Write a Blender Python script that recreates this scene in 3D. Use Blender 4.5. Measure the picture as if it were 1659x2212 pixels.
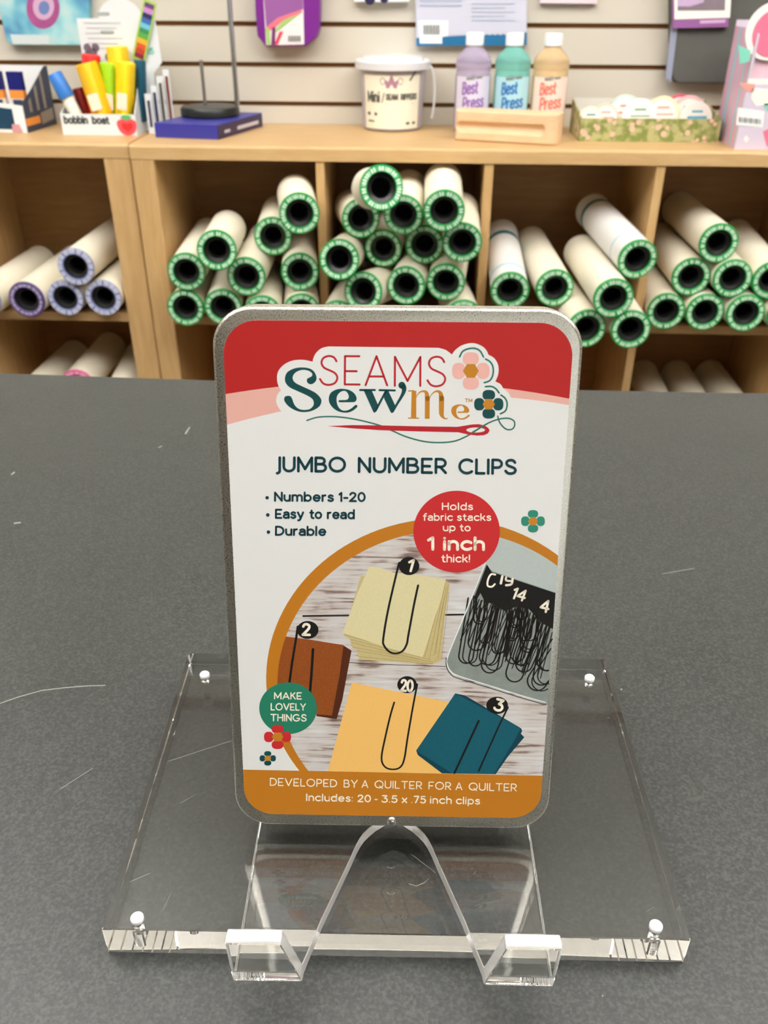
import bpy, bmesh, math, random
import numpy as np
from mathutils import Vector, Matrix
from mathutils.geometry import tessellate_polygon

for o in list(bpy.data.objects):
    bpy.data.objects.remove(o)
scn = bpy.context.scene
COL = scn.collection
PI = math.pi

# ------------------------------------------------------------------ camera
F_PX, PITCH, ROLL, YAW = 1865.08, 0.55153, 0.00401, 0.04553
CAM = np.array([0.0, 0.0, 1.172])
_cp, _sp = math.cos(PITCH), math.sin(PITCH)
_fw = np.array([0, _cp, -_sp]); _rt = np.array([1.0, 0, 0]); _up = np.array([0, _sp, _cp])
_cr, _sr = math.cos(ROLL), math.sin(ROLL)
_r2 = _rt * _cr + _up * _sr
_u2 = -_rt * _sr + _up * _cr
_R = np.array([[math.cos(YAW), -math.sin(YAW), 0], [math.sin(YAW), math.cos(YAW), 0], [0, 0, 1]])
_fw, _r2, _u2 = _R @ _fw, _R @ _r2, _R @ _u2
cam_data = bpy.data.cameras.new('camera')
cam_data.sensor_fit = 'VERTICAL'
cam_data.sensor_height = 36.0
cam_data.sensor_width = 27.0
cam_data.lens = F_PX / 2212 * 36.0
cam_data.clip_start = 0.02
cam_data.clip_end = 50
cam_data.dof.use_dof = True
cam_data.dof.focus_distance = 0.285
cam_data.dof.aperture_fstop = 27.0
cam = bpy.data.objects.new('camera', cam_data)
COL.objects.link(cam)
cam.matrix_world = Matrix(((_r2[0], _u2[0], -_fw[0], CAM[0]), (_r2[1], _u2[1], -_fw[1], CAM[1]),
                           (_r2[2], _u2[2], -_fw[2], CAM[2]), (0, 0, 0, 1)))
scn.camera = cam

# ------------------------------------------------------------------ world, exposure
w = bpy.data.worlds.new('world')
scn.world = w
w.use_nodes = True
w.node_tree.nodes['Background'].inputs[0].default_value = (0.9, 0.95, 1.0, 1)
w.node_tree.nodes['Background'].inputs[1].default_value = 0.3
scn.view_settings.view_transform = 'Standard'
scn.view_settings.look = 'None'
scn.view_settings.gamma = 1.0
scn.view_settings.exposure = -0.2
scn.view_settings.use_curve_mapping = False
scn.cycles.max_bounces = 24
scn.cycles.transmission_bounces = 20
scn.cycles.glossy_bounces = 20
scn.cycles.diffuse_bounces = 4
PANEL_POWER = 10.5      # emission of the ceiling light panels (built below with their frames)

def ray(x, y):
    return _fw + _r2 * (x - 829.5) / F_PX - _u2 * (y - 1106) / F_PX
def on_y(x, y, Y):
    d = ray(x, y); return CAM + d * (Y / d[1])
def on_z(x, y, Z):
    d = ray(x, y); return CAM + d * ((Z - CAM[2]) / d[2])

# ------------------------------------------------------------------ materials
def lin(c):
    c = c / 255.0
    return c / 12.92 if c <= 0.04045 else ((c + 0.055) / 1.055) ** 2.4
def rgb(r, g, b):
    return (lin(r), lin(g), lin(b), 1.0)
MATS = {}
def mat(name, color, rough=0.5, metal=0.0, trans=0.0, ior=1.45, noise=0.0, nscale=40.0, bump=0.0, spec=0.5, coat=0.0, stretch=None, alpha=None):
    if name in MATS:
        return MATS[name]
    m = bpy.data.materials.new(name)
    m.use_nodes = True
    nt = m.node_tree
    b = nt.nodes['Principled BSDF']
    b.inputs['Base Color'].default_value = color
    b.inputs['Roughness'].default_value = rough
    b.inputs['Metallic'].default_value = metal
    b.inputs['Transmission Weight'].default_value = trans
    b.inputs['IOR'].default_value = ior
    b.inputs['Specular IOR Level'].default_value = spec
    b.inputs['Coat Weight'].default_value = coat
    if noise or bump:
        tc = nt.nodes.new('ShaderNodeTexCoord')
        mp = nt.nodes.new('ShaderNodeMapping')
        if stretch: mp.inputs['Scale'].default_value = stretch
        nz = nt.nodes.new('ShaderNodeTexNoise')
        nz.inputs['Scale'].default_value = nscale
        nz.inputs['Detail'].default_value = 4
        nt.links.new(tc.outputs['Object'], mp.inputs['Vector'])
        nt.links.new(mp.outputs[0], nz.inputs['Vector'])
        if noise:
            mx = nt.nodes.new('ShaderNodeMix'); mx.data_type = 'RGBA'
            lo = [max(0, c * (1 - noise)) for c in color[:3]] + [1]
            hi = [min(1, c * (1 + noise)) for c in color[:3]] + [1]
            mx.inputs[6].default_value = lo; mx.inputs[7].default_value = hi
            nt.links.new(nz.outputs['Fac'], mx.inputs[0])
            nt.links.new(mx.outputs[2], b.inputs['Base Color'])
        if bump:
            bp = nt.nodes.new('ShaderNodeBump')
            bp.inputs['Strength'].default_value = bump
            bp.inputs['Distance'].default_value = 0.001
            nt.links.new(nz.outputs['Fac'], bp.inputs['Height'])
            nt.links.new(bp.outputs[0], b.inputs['Normal'])
    MATS[name] = m
    return m
def emis(name, color, strength):
    m = bpy.data.materials.new(name); m.use_nodes = True
    b = m.node_tree.nodes['Principled BSDF']
    b.inputs['Base Color'].default_value = color
    b.inputs['Emission Color'].default_value = color
    b.inputs['Emission Strength'].default_value = strength
    return m
def ramp(nt, stops, interp='LINEAR'):
    r = nt.nodes.new('ShaderNodeValToRGB')
    r.color_ramp.interpolation = interp
    e = r.color_ramp.elements
    e[0].position, e[0].color = stops[0]
    e[1].position, e[1].color = stops[-1]
    for p, c in stops[1:-1]:
        n = e.new(p); n.color = c
    return r
def wood_mat(name, c1, c2, scale, rough=0.45):
    m = bpy.data.materials.new(name); m.use_nodes = True
    nt = m.node_tree; b = nt.nodes['Principled BSDF']
    tc = nt.nodes.new('ShaderNodeTexCoord'); mp = nt.nodes.new('ShaderNodeMapping')
    mp.inputs['Scale'].default_value = scale
    nz = nt.nodes.new('ShaderNodeTexNoise'); nz.inputs['Scale'].default_value = 9; nz.inputs['Detail'].default_value = 7
    nz.inputs['Roughness'].default_value = 0.62
    nz.inputs['Distortion'].default_value = 0.4
    rp = ramp(nt, [(0.3, c1), (0.7, c2)])
    nt.links.new(tc.outputs['Object'], mp.inputs[0]); nt.links.new(mp.outputs[0], nz.inputs['Vector'])
    nt.links.new(nz.outputs['Fac'], rp.inputs[0]); nt.links.new(rp.outputs[0], b.inputs['Base Color'])
    b.inputs['Roughness'].default_value = rough
    MATS[name] = m
    return m

# ------------------------------------------------------------------ mesh building
class MB:
    def __init__(s):
        s.v = []; s.f = []
    def add(s, verts, faces):
        n = len(s.v)
        s.v += [tuple(float(c) for c in p) for p in verts]
        s.f += [tuple(i + n for i in f) for f in faces]
        return s
    def box(s, x0, x1, y0, y1, z0, z1):
        return s.add([(x0, y0, z0), (x1, y0, z0), (x1, y1, z0), (x0, y1, z0), (x0, y0, z1), (x1, y0, z1), (x1, y1, z1), (x0, y1, z1)],
                     [(0, 3, 2, 1), (4, 5, 6, 7), (0, 1, 5, 4), (1, 2, 6, 5), (2, 3, 7, 6), (3, 0, 4, 7)])
    def loft(s, rings, cap0=True, cap1=True, closed=True):
        n = len(rings[0]); base = []
        for r in rings: base += r
        fs = []
        for k in range(len(rings) - 1):
            for i in range(n if closed else n - 1):
                j = (i + 1) % n
                fs.append((k * n + i, k * n + j, (k + 1) * n + j, (k + 1) * n + i))
        if cap0: fs.append(tuple(reversed(range(n))))
        if cap1: fs.append(tuple((len(rings) - 1) * n + i for i in range(n)))
        return s.add(base, fs)
    def lathe(s, prof, seg=40, cap0=True, cap1=True, sx=1.0, sy=1.0):
        # prof: (radius, z)
        rings = [[(r * sx * math.cos(2 * PI * i / seg), r * sy * math.sin(2 * PI * i / seg), z) for i in range(seg)] for r, z in prof]
        return s.loft(rings, cap0, cap1)
    def prism(s, poly, axis, a, b):
        # extrude a 2D polygon along an axis ('x': (y,z), 'y': (x,z), 'z': (x,y))
        def P(p, t):
            return {'x': (t, p[0], p[1]), 'y': (p[0], t, p[1]), 'z': (p[0], p[1], t)}[axis]
        return s.loft([[P(p, a) for p in poly], [P(p, b) for p in poly]])
    def tube(s, pts, r, seg=10):
        pts = [Vector(p) for p in pts]; rings = []
        for i, p in enumerate(pts):
            d = (pts[min(i + 1, len(pts) - 1)] - pts[max(i - 1, 0)]).normalized()
            a = d.orthogonal().normalized() if i == 0 else (u - d * u.dot(d)).normalized()
            u = a; b_ = d.cross(a)
            rr = r[i] if isinstance(r, (list, tuple)) else r
            rings.append([tuple(p + a * rr * math.cos(2 * PI * k / seg) + b_ * rr * math.sin(2 * PI * k / seg)) for k in range(seg)])
        return s.loft(rings)
def obj(name, mb, m, parent=None, smooth=False, bevel=0.0, M=None, fix=True):
    me = bpy.data.meshes.new(name)
    me.from_pydata(mb.v, [], mb.f)
    if M is not None: me.transform(M)
    if fix:
        bm = bmesh.new(); bm.from_mesh(me)
        bmesh.ops.recalc_face_normals(bm, faces=bm.faces)
        bm.to_mesh(me); bm.free()
    me.materials.append(m)
    if smooth:
        me.polygons.foreach_set('use_smooth', [True] * len(me.polygons))
        try: me.set_sharp_from_angle(angle=math.radians(38))
        except Exception: pass
    o = bpy.data.objects.new(name, me)
    COL.objects.link(o)
    if parent: o.parent = parent
    if bevel:
        bv = o.modifiers.new('bevel', 'BEVEL'); bv.width = bevel; bv.segments = 3; bv.limit_method = 'ANGLE'
        bv.angle_limit = math.radians(40)
    return o
def thing(name, label, cat, loc=(0, 0, 0), rot=(0, 0, 0), group=None):
    o = bpy.data.objects.new(name, None); COL.objects.link(o)
    o.empty_display_size = 0.02
    o.location = loc; o.rotation_euler = rot
    o['label'] = label; o['category'] = cat
    if group: o['group'] = group
    return o
def tag(o, label, cat, group=None):
    o['label'] = label; o['category'] = cat
    if group: o['group'] = group
    return o
def struct(name, mb, m, **k):
    o = obj(name, mb, m, **k); o['kind'] = 'structure'
    return o

# ------------------------------------------------------------------ rounded shapes
def rrect(x0, x1, z0, z1, r, n=8):
    pts = []
    for cx, cz, a0 in ((x1 - r, z1 - r, 0), (x0 + r, z1 - r, 90), (x0 + r, z0 + r, 180), (x1 - r, z0 + r, 270)):
        for i in range(n + 1):
            a = math.radians(a0 + 90 * i / n)
            pts.append((cx + r * math.cos(a), cz + r * math.sin(a)))
    return pts
def catmull(pts, n=6, closed=False):
    out = []; N = len(pts)
    for i in range(N if closed else N - 1):
        g = lambda k: np.array(pts[k % N] if closed else pts[min(max(k, 0), N - 1)], float)
        p0, p1, p2, p3 = g(i - 1), g(i), g(i + 1), g(i + 2)
        for k in range(n):
            t = k / n
            out.append(tuple(0.5 * ((2 * p1) + (-p0 + p2) * t + (2 * p0 - 5 * p1 + 4 * p2 - p3) * t * t + (-p0 + 3 * p1 - 3 * p2 + p3) * t ** 3)))
    if not closed: out.append(tuple(float(c) for c in pts[-1]))
    return out
def arc(cx, cy, rx, ry, a0, a1, n=10):
    return [(cx + rx * math.cos(math.radians(a0 + (a1 - a0) * i / n)), cy + ry * math.sin(math.radians(a0 + (a1 - a0) * i / n))) for i in range(n + 1)]
def ell(cx, cy, rx, ry, n=40):
    return [(cx + rx * math.cos(2 * PI * i / n), cy + ry * math.sin(2 * PI * i / n)) for i in range(n)]

# ------------------------------------------------------------------ a small stroke alphabet
G = {}
def g(ch, w_, *strokes): G[ch] = (w_, [list(s) for s in strokes])
_S = catmull([(.59, .82), (.5, .95), (.32, 1), (.12, .93), (.05, .76), (.14, .6), (.33, .51), (.54, .41), (.63, .25), (.54, .07), (.32, 0), (.12, .05), (0, .2)], 3)
g('A', .84, [(0, 0), (.42, 1), (.84, 0)], [(.13, .3), (.71, .3)])
g('B', .64, [(0, 0), (0, 1), (.3, 1)] + arc(.32, .765, .24, .235, 90, -90) + [(0, .53)], [(.3, .53)] + arc(.36, .265, .28, .265, 90, -90) + [(0, 0)])
g('C', .82, arc(.47, .5, .47, .5, 48, 312, 16))
g('D', .74, [(0, 0), (0, 1), (.26, 1)] + arc(.26, .5, .48, .5, 90, -90) + [(0, 0)])
g('E', .58, [(.56, 1), (0, 1), (0, 0), (.58, 0)], [(0, .47), (.46, .47)])
g('F', .54, [(.54, 1), (0, 1), (0, 0)], [(0, .47), (.44, .47)])
g('G', .92, arc(.47, .5, .47, .5, 48, 350, 18) + [(.92, .42), (.55, .42)])
g('H', .66, [(0, 0), (0, 1)], [(.66, 0), (.66, 1)], [(0, .52), (.66, .52)])
g('I', .02, [(0, 0), (0, 1)])
g('J', .26, [(.26, 1), (.26, .02)] + arc(.06, .02, .2, .18, 0, -80, 6))
g('K', .58, [(0, 0), (0, 1)], [(.52, 1), (.02, .42)], [(.2, .6), (.58, 0)])
g('L', .5, [(0, 1), (0, 0), (.5, 0)])
g('M', .86, [(0, 0), (0, 1), (.43, .17), (.86, 1), (.86, 0)])
g('N', .66, [(0, 0), (0, 1), (.66, 0), (.66, 1)])
g('O', .96, arc(.48, .5, .48, .5, 0, 360, 24))
g('P', .58, [(0, 0), (0, 1), (.3, 1)] + arc(.3, .715, .28, .285, 90, -90) + [(0, .43)])
g('Q', .96, arc(.48, .5, .48, .5, 0, 360, 24), [(.56, .25), (.9, -.06)])
g('R', .6, [(0, 0), (0, 1), (.3, 1)] + arc(.3, .715, .28, .285, 90, -90) + [(0, .43)], [(.26, .43), (.6, 0)])
g('S', .63, _S)
g('T', .7, [(0, 1), (.7, 1)], [(.35, 1), (.35, 0)])
g('U', .68, [(0, 1), (0, .34)] + arc(.34, .34, .34, .34, 180, 360) + [(.68, 1)])
g('V', .8, [(0, 1), (.4, 0), (.8, 1)])
g('Y', .72, [(0, 1), (.36, .47), (.72, 1)], [(.36, .47), (.36, 0)])
g('a', .52, catmull([(.05, .6), (.26, .7), (.47, .62), (.52, .42), (.52, 0)], 4), catmull([(.52, .4), (.25, .4), (.02, .3), (.02, .1), (.22, 0), (.42, .06), (.52, .2)], 4))
g('b', .6, [(0, 1.02), (0, 0)], arc(.3, .35, .3, .35, 0, 360, 18))
g('c', .56, arc(.33, .35, .33, .35, 45, 315, 12))
g('d', .6, [(.6, 1.02), (.6, 0)], arc(.3, .35, .3, .35, 0, 360, 18))
g('e', .62, [(.02, .36), (.62, .36)] + arc(.32, .35, .3, .35, 4, 318, 16))
g('f', .36, [(.14, 0), (.14, .82)] + arc(.33, .82, .19, .2, 180, 75, 6), [(0, .66), (.34, .66)])
g('h', .52, [(0, 1.02), (0, 0)], [(0, .4)] + arc(.26, .42, .26, .28, 180, 0, 8) + [(.52, 0)])
g('i', .02, [(0, .68), (0, 0)], [(0, .97), (0, .975)])
g('k', .5, [(0, 1.02), (0, 0)], [(.46, .68), (.02, .26)], [(.18, .42), (.5, 0)])
g('l', .02, [(0, 1.02), (0, 0)])
g('m', .92, [(0, .68), (0, 0)], [(0, .42)] + arc(.23, .43, .23, .27, 180, 0, 8) + [(.46, 0)], [(.46, .42)] + arc(.69, .43, .23, .27, 180, 0, 8) + [(.92, 0)])
g('n', .52, [(0, .68), (0, 0)], [(0, .42)] + arc(.26, .42, .26, .28, 180, 0, 8) + [(.52, 0)])
g('o', .64, arc(.32, .35, .32, .35, 0, 360, 18))
g('p', .6, [(0, .68), (0, -.28)], arc(.3, .35, .3, .35, 0, 360, 18))
g('r', .3, [(0, .68), (0, 0)], [(0, .4)] + arc(.26, .42, .26, .27, 180, 85, 6))
g('s', .46, catmull([(.43, .6), (.24, .7), (.06, .6), (.06, .47), (.24, .37), (.44, .26), (.43, .09), (.22, 0), (.01, .1)], 4))
g('t', .36, [(.15, .92), (.15, .2)] + arc(.34, .2, .19, .2, 180, 285, 6), [(0, .66), (.34, .66)])
g('u', .52, [(0, .68), (0, .27)] + arc(.26, .27, .26, .27, 180, 360, 8) + [(.52, .68)], [(.52, .68), (.52, 0)])
g('x', .5, [(0, .68), (.5, 0)], [(0, 0), (.5, .68)])
g('y', .56, [(0, .68), (.29, .02)], [(.56, .68), (.24, -.2), (.16, -.27), (.04, -.28)])
g('0', .64, arc(.32, .5, .32, .5, 0, 360, 20))
g('1', .22, [(0, .8), (.2, 1), (.2, 0)])
g('2', .6, catmull([(.03, .78), (.12, .95), (.32, 1), (.52, .9), (.55, .7), (.42, .47), (.2, .22), (0, 0)], 4) + [(.6, 0)])
g('3', .6, [(.06, 1), (.55, 1), (.28, .6)] + catmull([(.28, .6), (.5, .54), (.6, .32), (.5, .08), (.28, 0), (.08, .05), (0, .15)], 4)[1:])
g('4', .62, [(.48, 0), (.48, 1), (0, .3), (.62, .3)])
g('5', .58, [(.52, 1), (.1, 1), (.06, .55)] + catmull([(.06, .55), (.3, .64), (.52, .52), (.58, .3), (.48, .08), (.26, 0), (.0, .12)], 4)[1:])
g('6', .62, catmull([(.52, .93), (.3, 1), (.08, .75), (0, .4), (.1, .08), (.32, 0), (.56, .1), (.62, .32), (.52, .56), (.3, .62), (.06, .48)], 4))
g('7', .56, [(0, 1), (.56, 1), (.18, 0)])
g('9', .62, catmull([(.1, .07), (.32, 0), (.54, .25), (.62, .6), (.52, .92), (.3, 1), (.06, .9), (0, .68), (.1, .44), (.32, .38), (.56, .52)], 4))
g('-', .34, [(0, .38), (.34, .38)])
g('.', .02, [(0, .02), (0, .025)])
g(':', .02, [(0, .04), (0, .045)], [(0, .58), (0, .585)])
g('!', .02, [(0, 1), (0, .32)], [(0, .03), (0, .035)])
g("'", .02, [(0, 1.02), (0, .84)])
G[' '] = (.32, [])

class Flat:
    """flat print: shapes drawn in some 2D frame, each mapped by fn to 3D"""
    def __init__(s, fn): s.fn = fn; s.mb = MB()
    def poly(s, pts, holes=()):
        loops = [[Vector((p[0], p[1], 0)) for p in pts]] + [[Vector((p[0], p[1], 0)) for p in h] for h in holes]
        flat = [p for l in loops for p in l]
        tris = tessellate_polygon(loops)
        s.mb.add([s.fn(p[0], p[1]) for p in flat], [tuple(t) for t in tris])
        return s
    def ngon(s, pts):
        s.mb.add([s.fn(*p) for p in pts], [tuple(range(len(pts)))]); return s
    def stroke(s, pts, wd, cap=True):
        # pts may carry a width as third value
        P = [(p[0], p[1], (p[2] if len(p) > 2 else wd)) for p in pts]
        Q = [P[0]]
        for p in P[1:]:
            if math.hypot(p[0] - Q[-1][0], p[1] - Q[-1][1]) > 1e-9: Q.append(p)
        if len(Q) < 2: return s.ngon(ell(Q[0][0], Q[0][1], Q[0][2] / 2, Q[0][2] / 2, 12))
        runs = [[Q[0]]]
        for i in range(1, len(Q)):
            runs[-1].append(Q[i])
            if i < len(Q) - 1:
                a = math.atan2(Q[i][1] - Q[i - 1][1], Q[i][0] - Q[i - 1][0]); b = math.atan2(Q[i + 1][1] - Q[i][1], Q[i + 1][0] - Q[i][0])
                if abs((b - a + PI) % (2 * PI) - PI) > 0.6: runs.append([Q[i]])
        for r in runs:
            L, Rr = [], []
            for i, p in enumerate(r):
                a = r[max(i - 1, 0)]; b = r[min(i + 1, len(r) - 1)]
                dx, dy = b[0] - a[0], b[1] - a[1]; n = math.hypot(dx, dy) or 1
                nx, ny = -dy / n * p[2] / 2, dx / n * p[2] / 2
                L.append((p[0] + nx, p[1] + ny)); Rr.append((p[0] - nx, p[1] - ny))
            m = len(r)
            s.mb.add([s.fn(*p) for p in L + Rr], [(i, i + 1, m + i + 1, m + i) for i in range(m - 1)])
            if cap:
                for p in (r[0], r[-1]): s.ngon(ell(p[0], p[1], p[2] / 2, p[2] / 2, 12))
        return s
    def text(s, txt, x0, y0, x1, y1, cap, wt, gap=.26, slant=0.0, up=-1):
        # baseline from (x0,y0) to (x1,y1); up=-1: y grows downwards
        ws = [G[c][0] for c in txt]; tot = sum(ws) + gap * (len(txt) - 1)
        d = np.array([x1 - x0, y1 - y0], float); L = np.hypot(*d); d /= L
        nrm = np.array([d[1], -d[0]]) if up < 0 else np.array([-d[1], d[0]])
        k = (L - wt) / max(tot, 1e-6); x = 0
        o = np.array([x0, y0], float) + d * wt / 2
        for c in txt:
            for st in G[c][1]:
                q = [tuple(o + d * (x + px + slant * py) * k + nrm * (py * (cap - wt) + wt / 2)) if len(st) else None for px, py in st]
                s.stroke(q, wt)
            x += G[c][0] + gap
        return s
    def build(s, name, m, parent): return obj(name, s.mb, m, parent, fix=False)

def clip_poly(sub, clip):
    def area(p): return sum(p[i][0] * p[(i + 1) % len(p)][1] - p[(i + 1) % len(p)][0] * p[i][1] for i in range(len(p)))
    if area(clip) < 0: clip = clip[::-1]
    out = [tuple(p[:2]) for p in sub]
    for i in range(len(clip)):
        a, b = clip[i], clip[(i + 1) % len(clip)]
        def side(p): return (b[0] - a[0]) * (p[1] - a[1]) - (b[1] - a[1]) * (p[0] - a[0])
        inp, out = out, []
        for j in range(len(inp)):
            p, q = inp[j], inp[(j + 1) % len(inp)]; sp_, sq = side(p), side(q)
            if sp_ >= 0: out.append(p)
            if (sp_ >= 0) != (sq >= 0):
                t = sp_ / (sp_ - sq); out.append((p[0] + (q[0] - p[0]) * t, p[1] + (q[1] - p[1]) * t))
        if not out: return []
    return out

# ================================================================== the room
WALL_Y, TOP_Z, FRONT_Y = 2.07, 0.902, 1.76
XL, XR, YB, ZC = -2.6, 2.9, -2.6, 2.75
M_paint = mat('wall_paint', rgb(176, 170, 160), 0.85)
M_dark_paint = mat('dark_wall_paint', rgb(120, 112, 100), 0.85)
M_floor = mat('floor_vinyl', rgb(112, 102, 92), 0.6, noise=.15, nscale=6)
M_ceil = mat('ceiling_tile', rgb(240, 240, 236), 0.9)
M_mdf = mat('raw_board', rgb(132, 88, 44), 0.8)
M_slat = mat('slat_laminate', rgb(207, 200, 186), 0.42, noise=.03, nscale=3, spec=.4)
struct('floor', MB().box(XL, XR, YB, WALL_Y + .1, -.05, 0), M_floor)
struct('ceiling', MB().box(XL, XR, YB, WALL_Y + .1, ZC, ZC + .05), M_ceil)
struct('wall_left', MB().box(XL - .05, XL, YB, WALL_Y + .1, 0, ZC), M_paint)
struct('wall_right', MB().box(XR, XR + .05, YB, WALL_Y + .1, 0, ZC), M_paint)
struct('wall_front', MB().box(XL, XR, YB - .05, YB, 0, ZC), mat('light_wall_paint', rgb(232, 226, 212), .8))
struct('added_dark_panel_1', MB().box(XL + .01, -.1, YB + .0005, YB + .03, 0.0005, 2.1), mat('added_panel_dark', rgb(70, 56, 44), .6))  # unseen dark panel, added to darken the reflection in the tin's left side
wb = struct('wall_back', MB().box(XL, XR, WALL_Y + .0102, WALL_Y + .1, 0, ZC), M_mdf)
z = 1.0938 - 9 * .0762
while z < ZC - .08:
    mbs = MB(); g0, g1 = z + .0050, z + .0762 - .0050
    mbs.prism([(WALL_Y, g0), (WALL_Y + .0105, g0 - .0005), (WALL_Y + .0105, g1 + .0005), (WALL_Y, g1)], 'x', XL + .001, XR - .001)
    obj('slat', mbs, M_slat, wb)
    z += .0762

M_glow = emis('added_glow', (.93, .98, 1.0, 1), .85)  # unseen glowing panel, added to brighten the tin's right side
wn = struct('added_glow_panel_1', MB().box(.1, 2.5, YB + .0005, YB + .01, .55, 2.15), M_glow)
fr = MB()
for x in (.06, 1.28, 2.5): fr.box(x, x + .05, YB + .0005, YB + .04, .5, 2.2)
fr.box(.06, 2.55, YB + .0005, YB + .04, .5, .55).box(.06, 2.55, YB + .0005, YB + .04, 2.15, 2.2)
obj('glow_panel_frame', fr, mat('glow_frame_white', rgb(230, 230, 228), .5), wn)  # frame around the added glowing panel
# ceiling light panels (they are the light of the shop)
M_panel = emis('lit_panel', (1.0, 0.978, 0.948, 1), PANEL_POWER)
M_white_metal = mat('white_metal', rgb(235, 235, 235), .4)
n_p = 0
for gx, gy in ((-1.35, .85), (1.45, .85), (.05, .40), (-1.0, -.05), (1.1, -.05)):
    nm = ('left', 'middle', 'right')[0 if gx < -.5 else 1 if gx < 1 else 2]
    row = 'nearest the slatted wall' if gy > .5 else 'behind the counter'
    t = thing('ceiling_light', 'flat light panel hung below the ceiling, %s one of row %s' % (nm, row), 'light', (gx, gy, ZC - .32), group='ceiling light panels')
    fr = MB()
    fr.box(-.61, .61, -.31, -.29, -.004, .0199).box(-.61, .61, .29, .31, -.004, .0199).box(-.61, -.59, -.29, .29, -.004, .0199).box(.59, .61, -.29, .29, -.004, .0199)
    obj('frame', fr, M_white_metal, t)
    obj('diffuser', MB().box(-.589, .589, -.289, .289, 0, .01), M_panel, t)
    for sx in (-.5, .5): obj('suspension_rod', MB().box(sx - .003, sx + .003, -.303, -.297, .0199, .3199), M_white_metal, t)

# ------------------------------------------------------------------ grey counter in the foreground
CZ = 0.915
m = bpy.data.materials.new('grey_laminate'); m.use_nodes = True
nt = m.node_tree; b = nt.nodes['Principled BSDF']
tc = nt.nodes.new('ShaderNodeTexCoord')
n1 = nt.nodes.new('ShaderNodeTexNoise'); n1.inputs['Scale'].default_value = 900; n1.inputs['Detail'].default_value = 3
n2 = nt.nodes.new('ShaderNodeTexNoise'); n2.inputs['Scale'].default_value = 2200; n2.inputs['Detail'].default_value = 2
n3 = nt.nodes.new('ShaderNodeTexNoise'); n3.inputs['Scale'].default_value = 14; n3.inputs['Detail'].default_value = 3
r1 = ramp(nt, [(.36, rgb(42, 44, 43)), (.5, rgb(50, 52, 50)), (.66, rgb(63, 65, 62))])
r2 = ramp(nt, [(.70, (0, 0, 0, 1)), (.8, (1, 1, 1, 1))])
r3 = ramp(nt, [(.3, (.34, .34, .34, 1)), (.7, (.42, .42, .42, 1))])
mx = nt.nodes.new('ShaderNodeMix'); mx.data_type = 'RGBA'; mx.inputs[7].default_value = rgb(108, 109, 103)
for n in (n1, n2, n3): nt.links.new(tc.outputs['Object'], n.inputs['Vector'])
nt.links.new(n1.outputs['Fac'], r1.inputs[0]); nt.links.new(n2.outputs['Fac'], r2.inputs[0]); nt.links.new(n3.outputs['Fac'], r3.inputs[0])
nt.links.new(r1.outputs[0], mx.inputs[6]); nt.links.new(r2.outputs[0], mx.inputs[0])
nt.links.new(mx.outputs[2], b.inputs['Base Color']); nt.links.new(r3.outputs[0], b.inputs['Roughness'])
bp = nt.nodes.new('ShaderNodeBump'); bp.inputs['Strength'].default_value = .12; bp.inputs['Distance'].default_value = .0003
nt.links.new(n1.outputs['Fac'], bp.inputs['Height']); nt.links.new(bp.outputs[0], b.inputs['Normal'])
b.inputs['Specular IOR Level'].default_value = .4
M_counter = m
t = thing('shop_counter', 'dark grey speckled laminate counter in the foreground under the acrylic stand', 'counter', (0, 0, 0))
top = [(-1.3, -.5)] + [(1.3, -.5)] + [(x, .5985 + .05 * (x - .08) ** 2) for x in [1.3 - .1 * i for i in range(27)]]
obj('countertop', MB().prism(top, 'z', CZ - .03, CZ), M_counter, t, bevel=.0025)
obj('counter_base', MB().box(-1.25, 1.25, -.42, .54, .0, CZ - .03), mat('counter_base_panel', rgb(120, 110, 95), .6), t)
M_scratch = mat('scratch', rgb(128, 129, 122), .6)
def cz(px, py, dz=.00012):
    p = on_z(px, py, CZ); return (p[0], p[1], CZ + dz)
sc = Flat(cz)
for pts, wd in (([(0, 1520), (40, 1506), (90, 1492), (140, 1486), (190, 1482), (228, 1481)], 1.8), ([(30, 1131), (45, 1129)], 3), ([(24, 1026), (32, 1020)], 3), ([(400, 938), (410, 923)], 2.5),
                ([(342, 967), (350, 964)], 2.2), ([(1340, 1490), (1344, 1489)], 3), ([(1300, 2152), (1303, 2151)], 3), ([(130, 1705), (200, 1660)], 1), ([(1430, 1240), (1500, 1228)], 1)):
    sc.stroke(pts, wd, cap=False)
sc.build('scratches', M_scratch, t)['kind'] = 'stuff'

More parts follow.
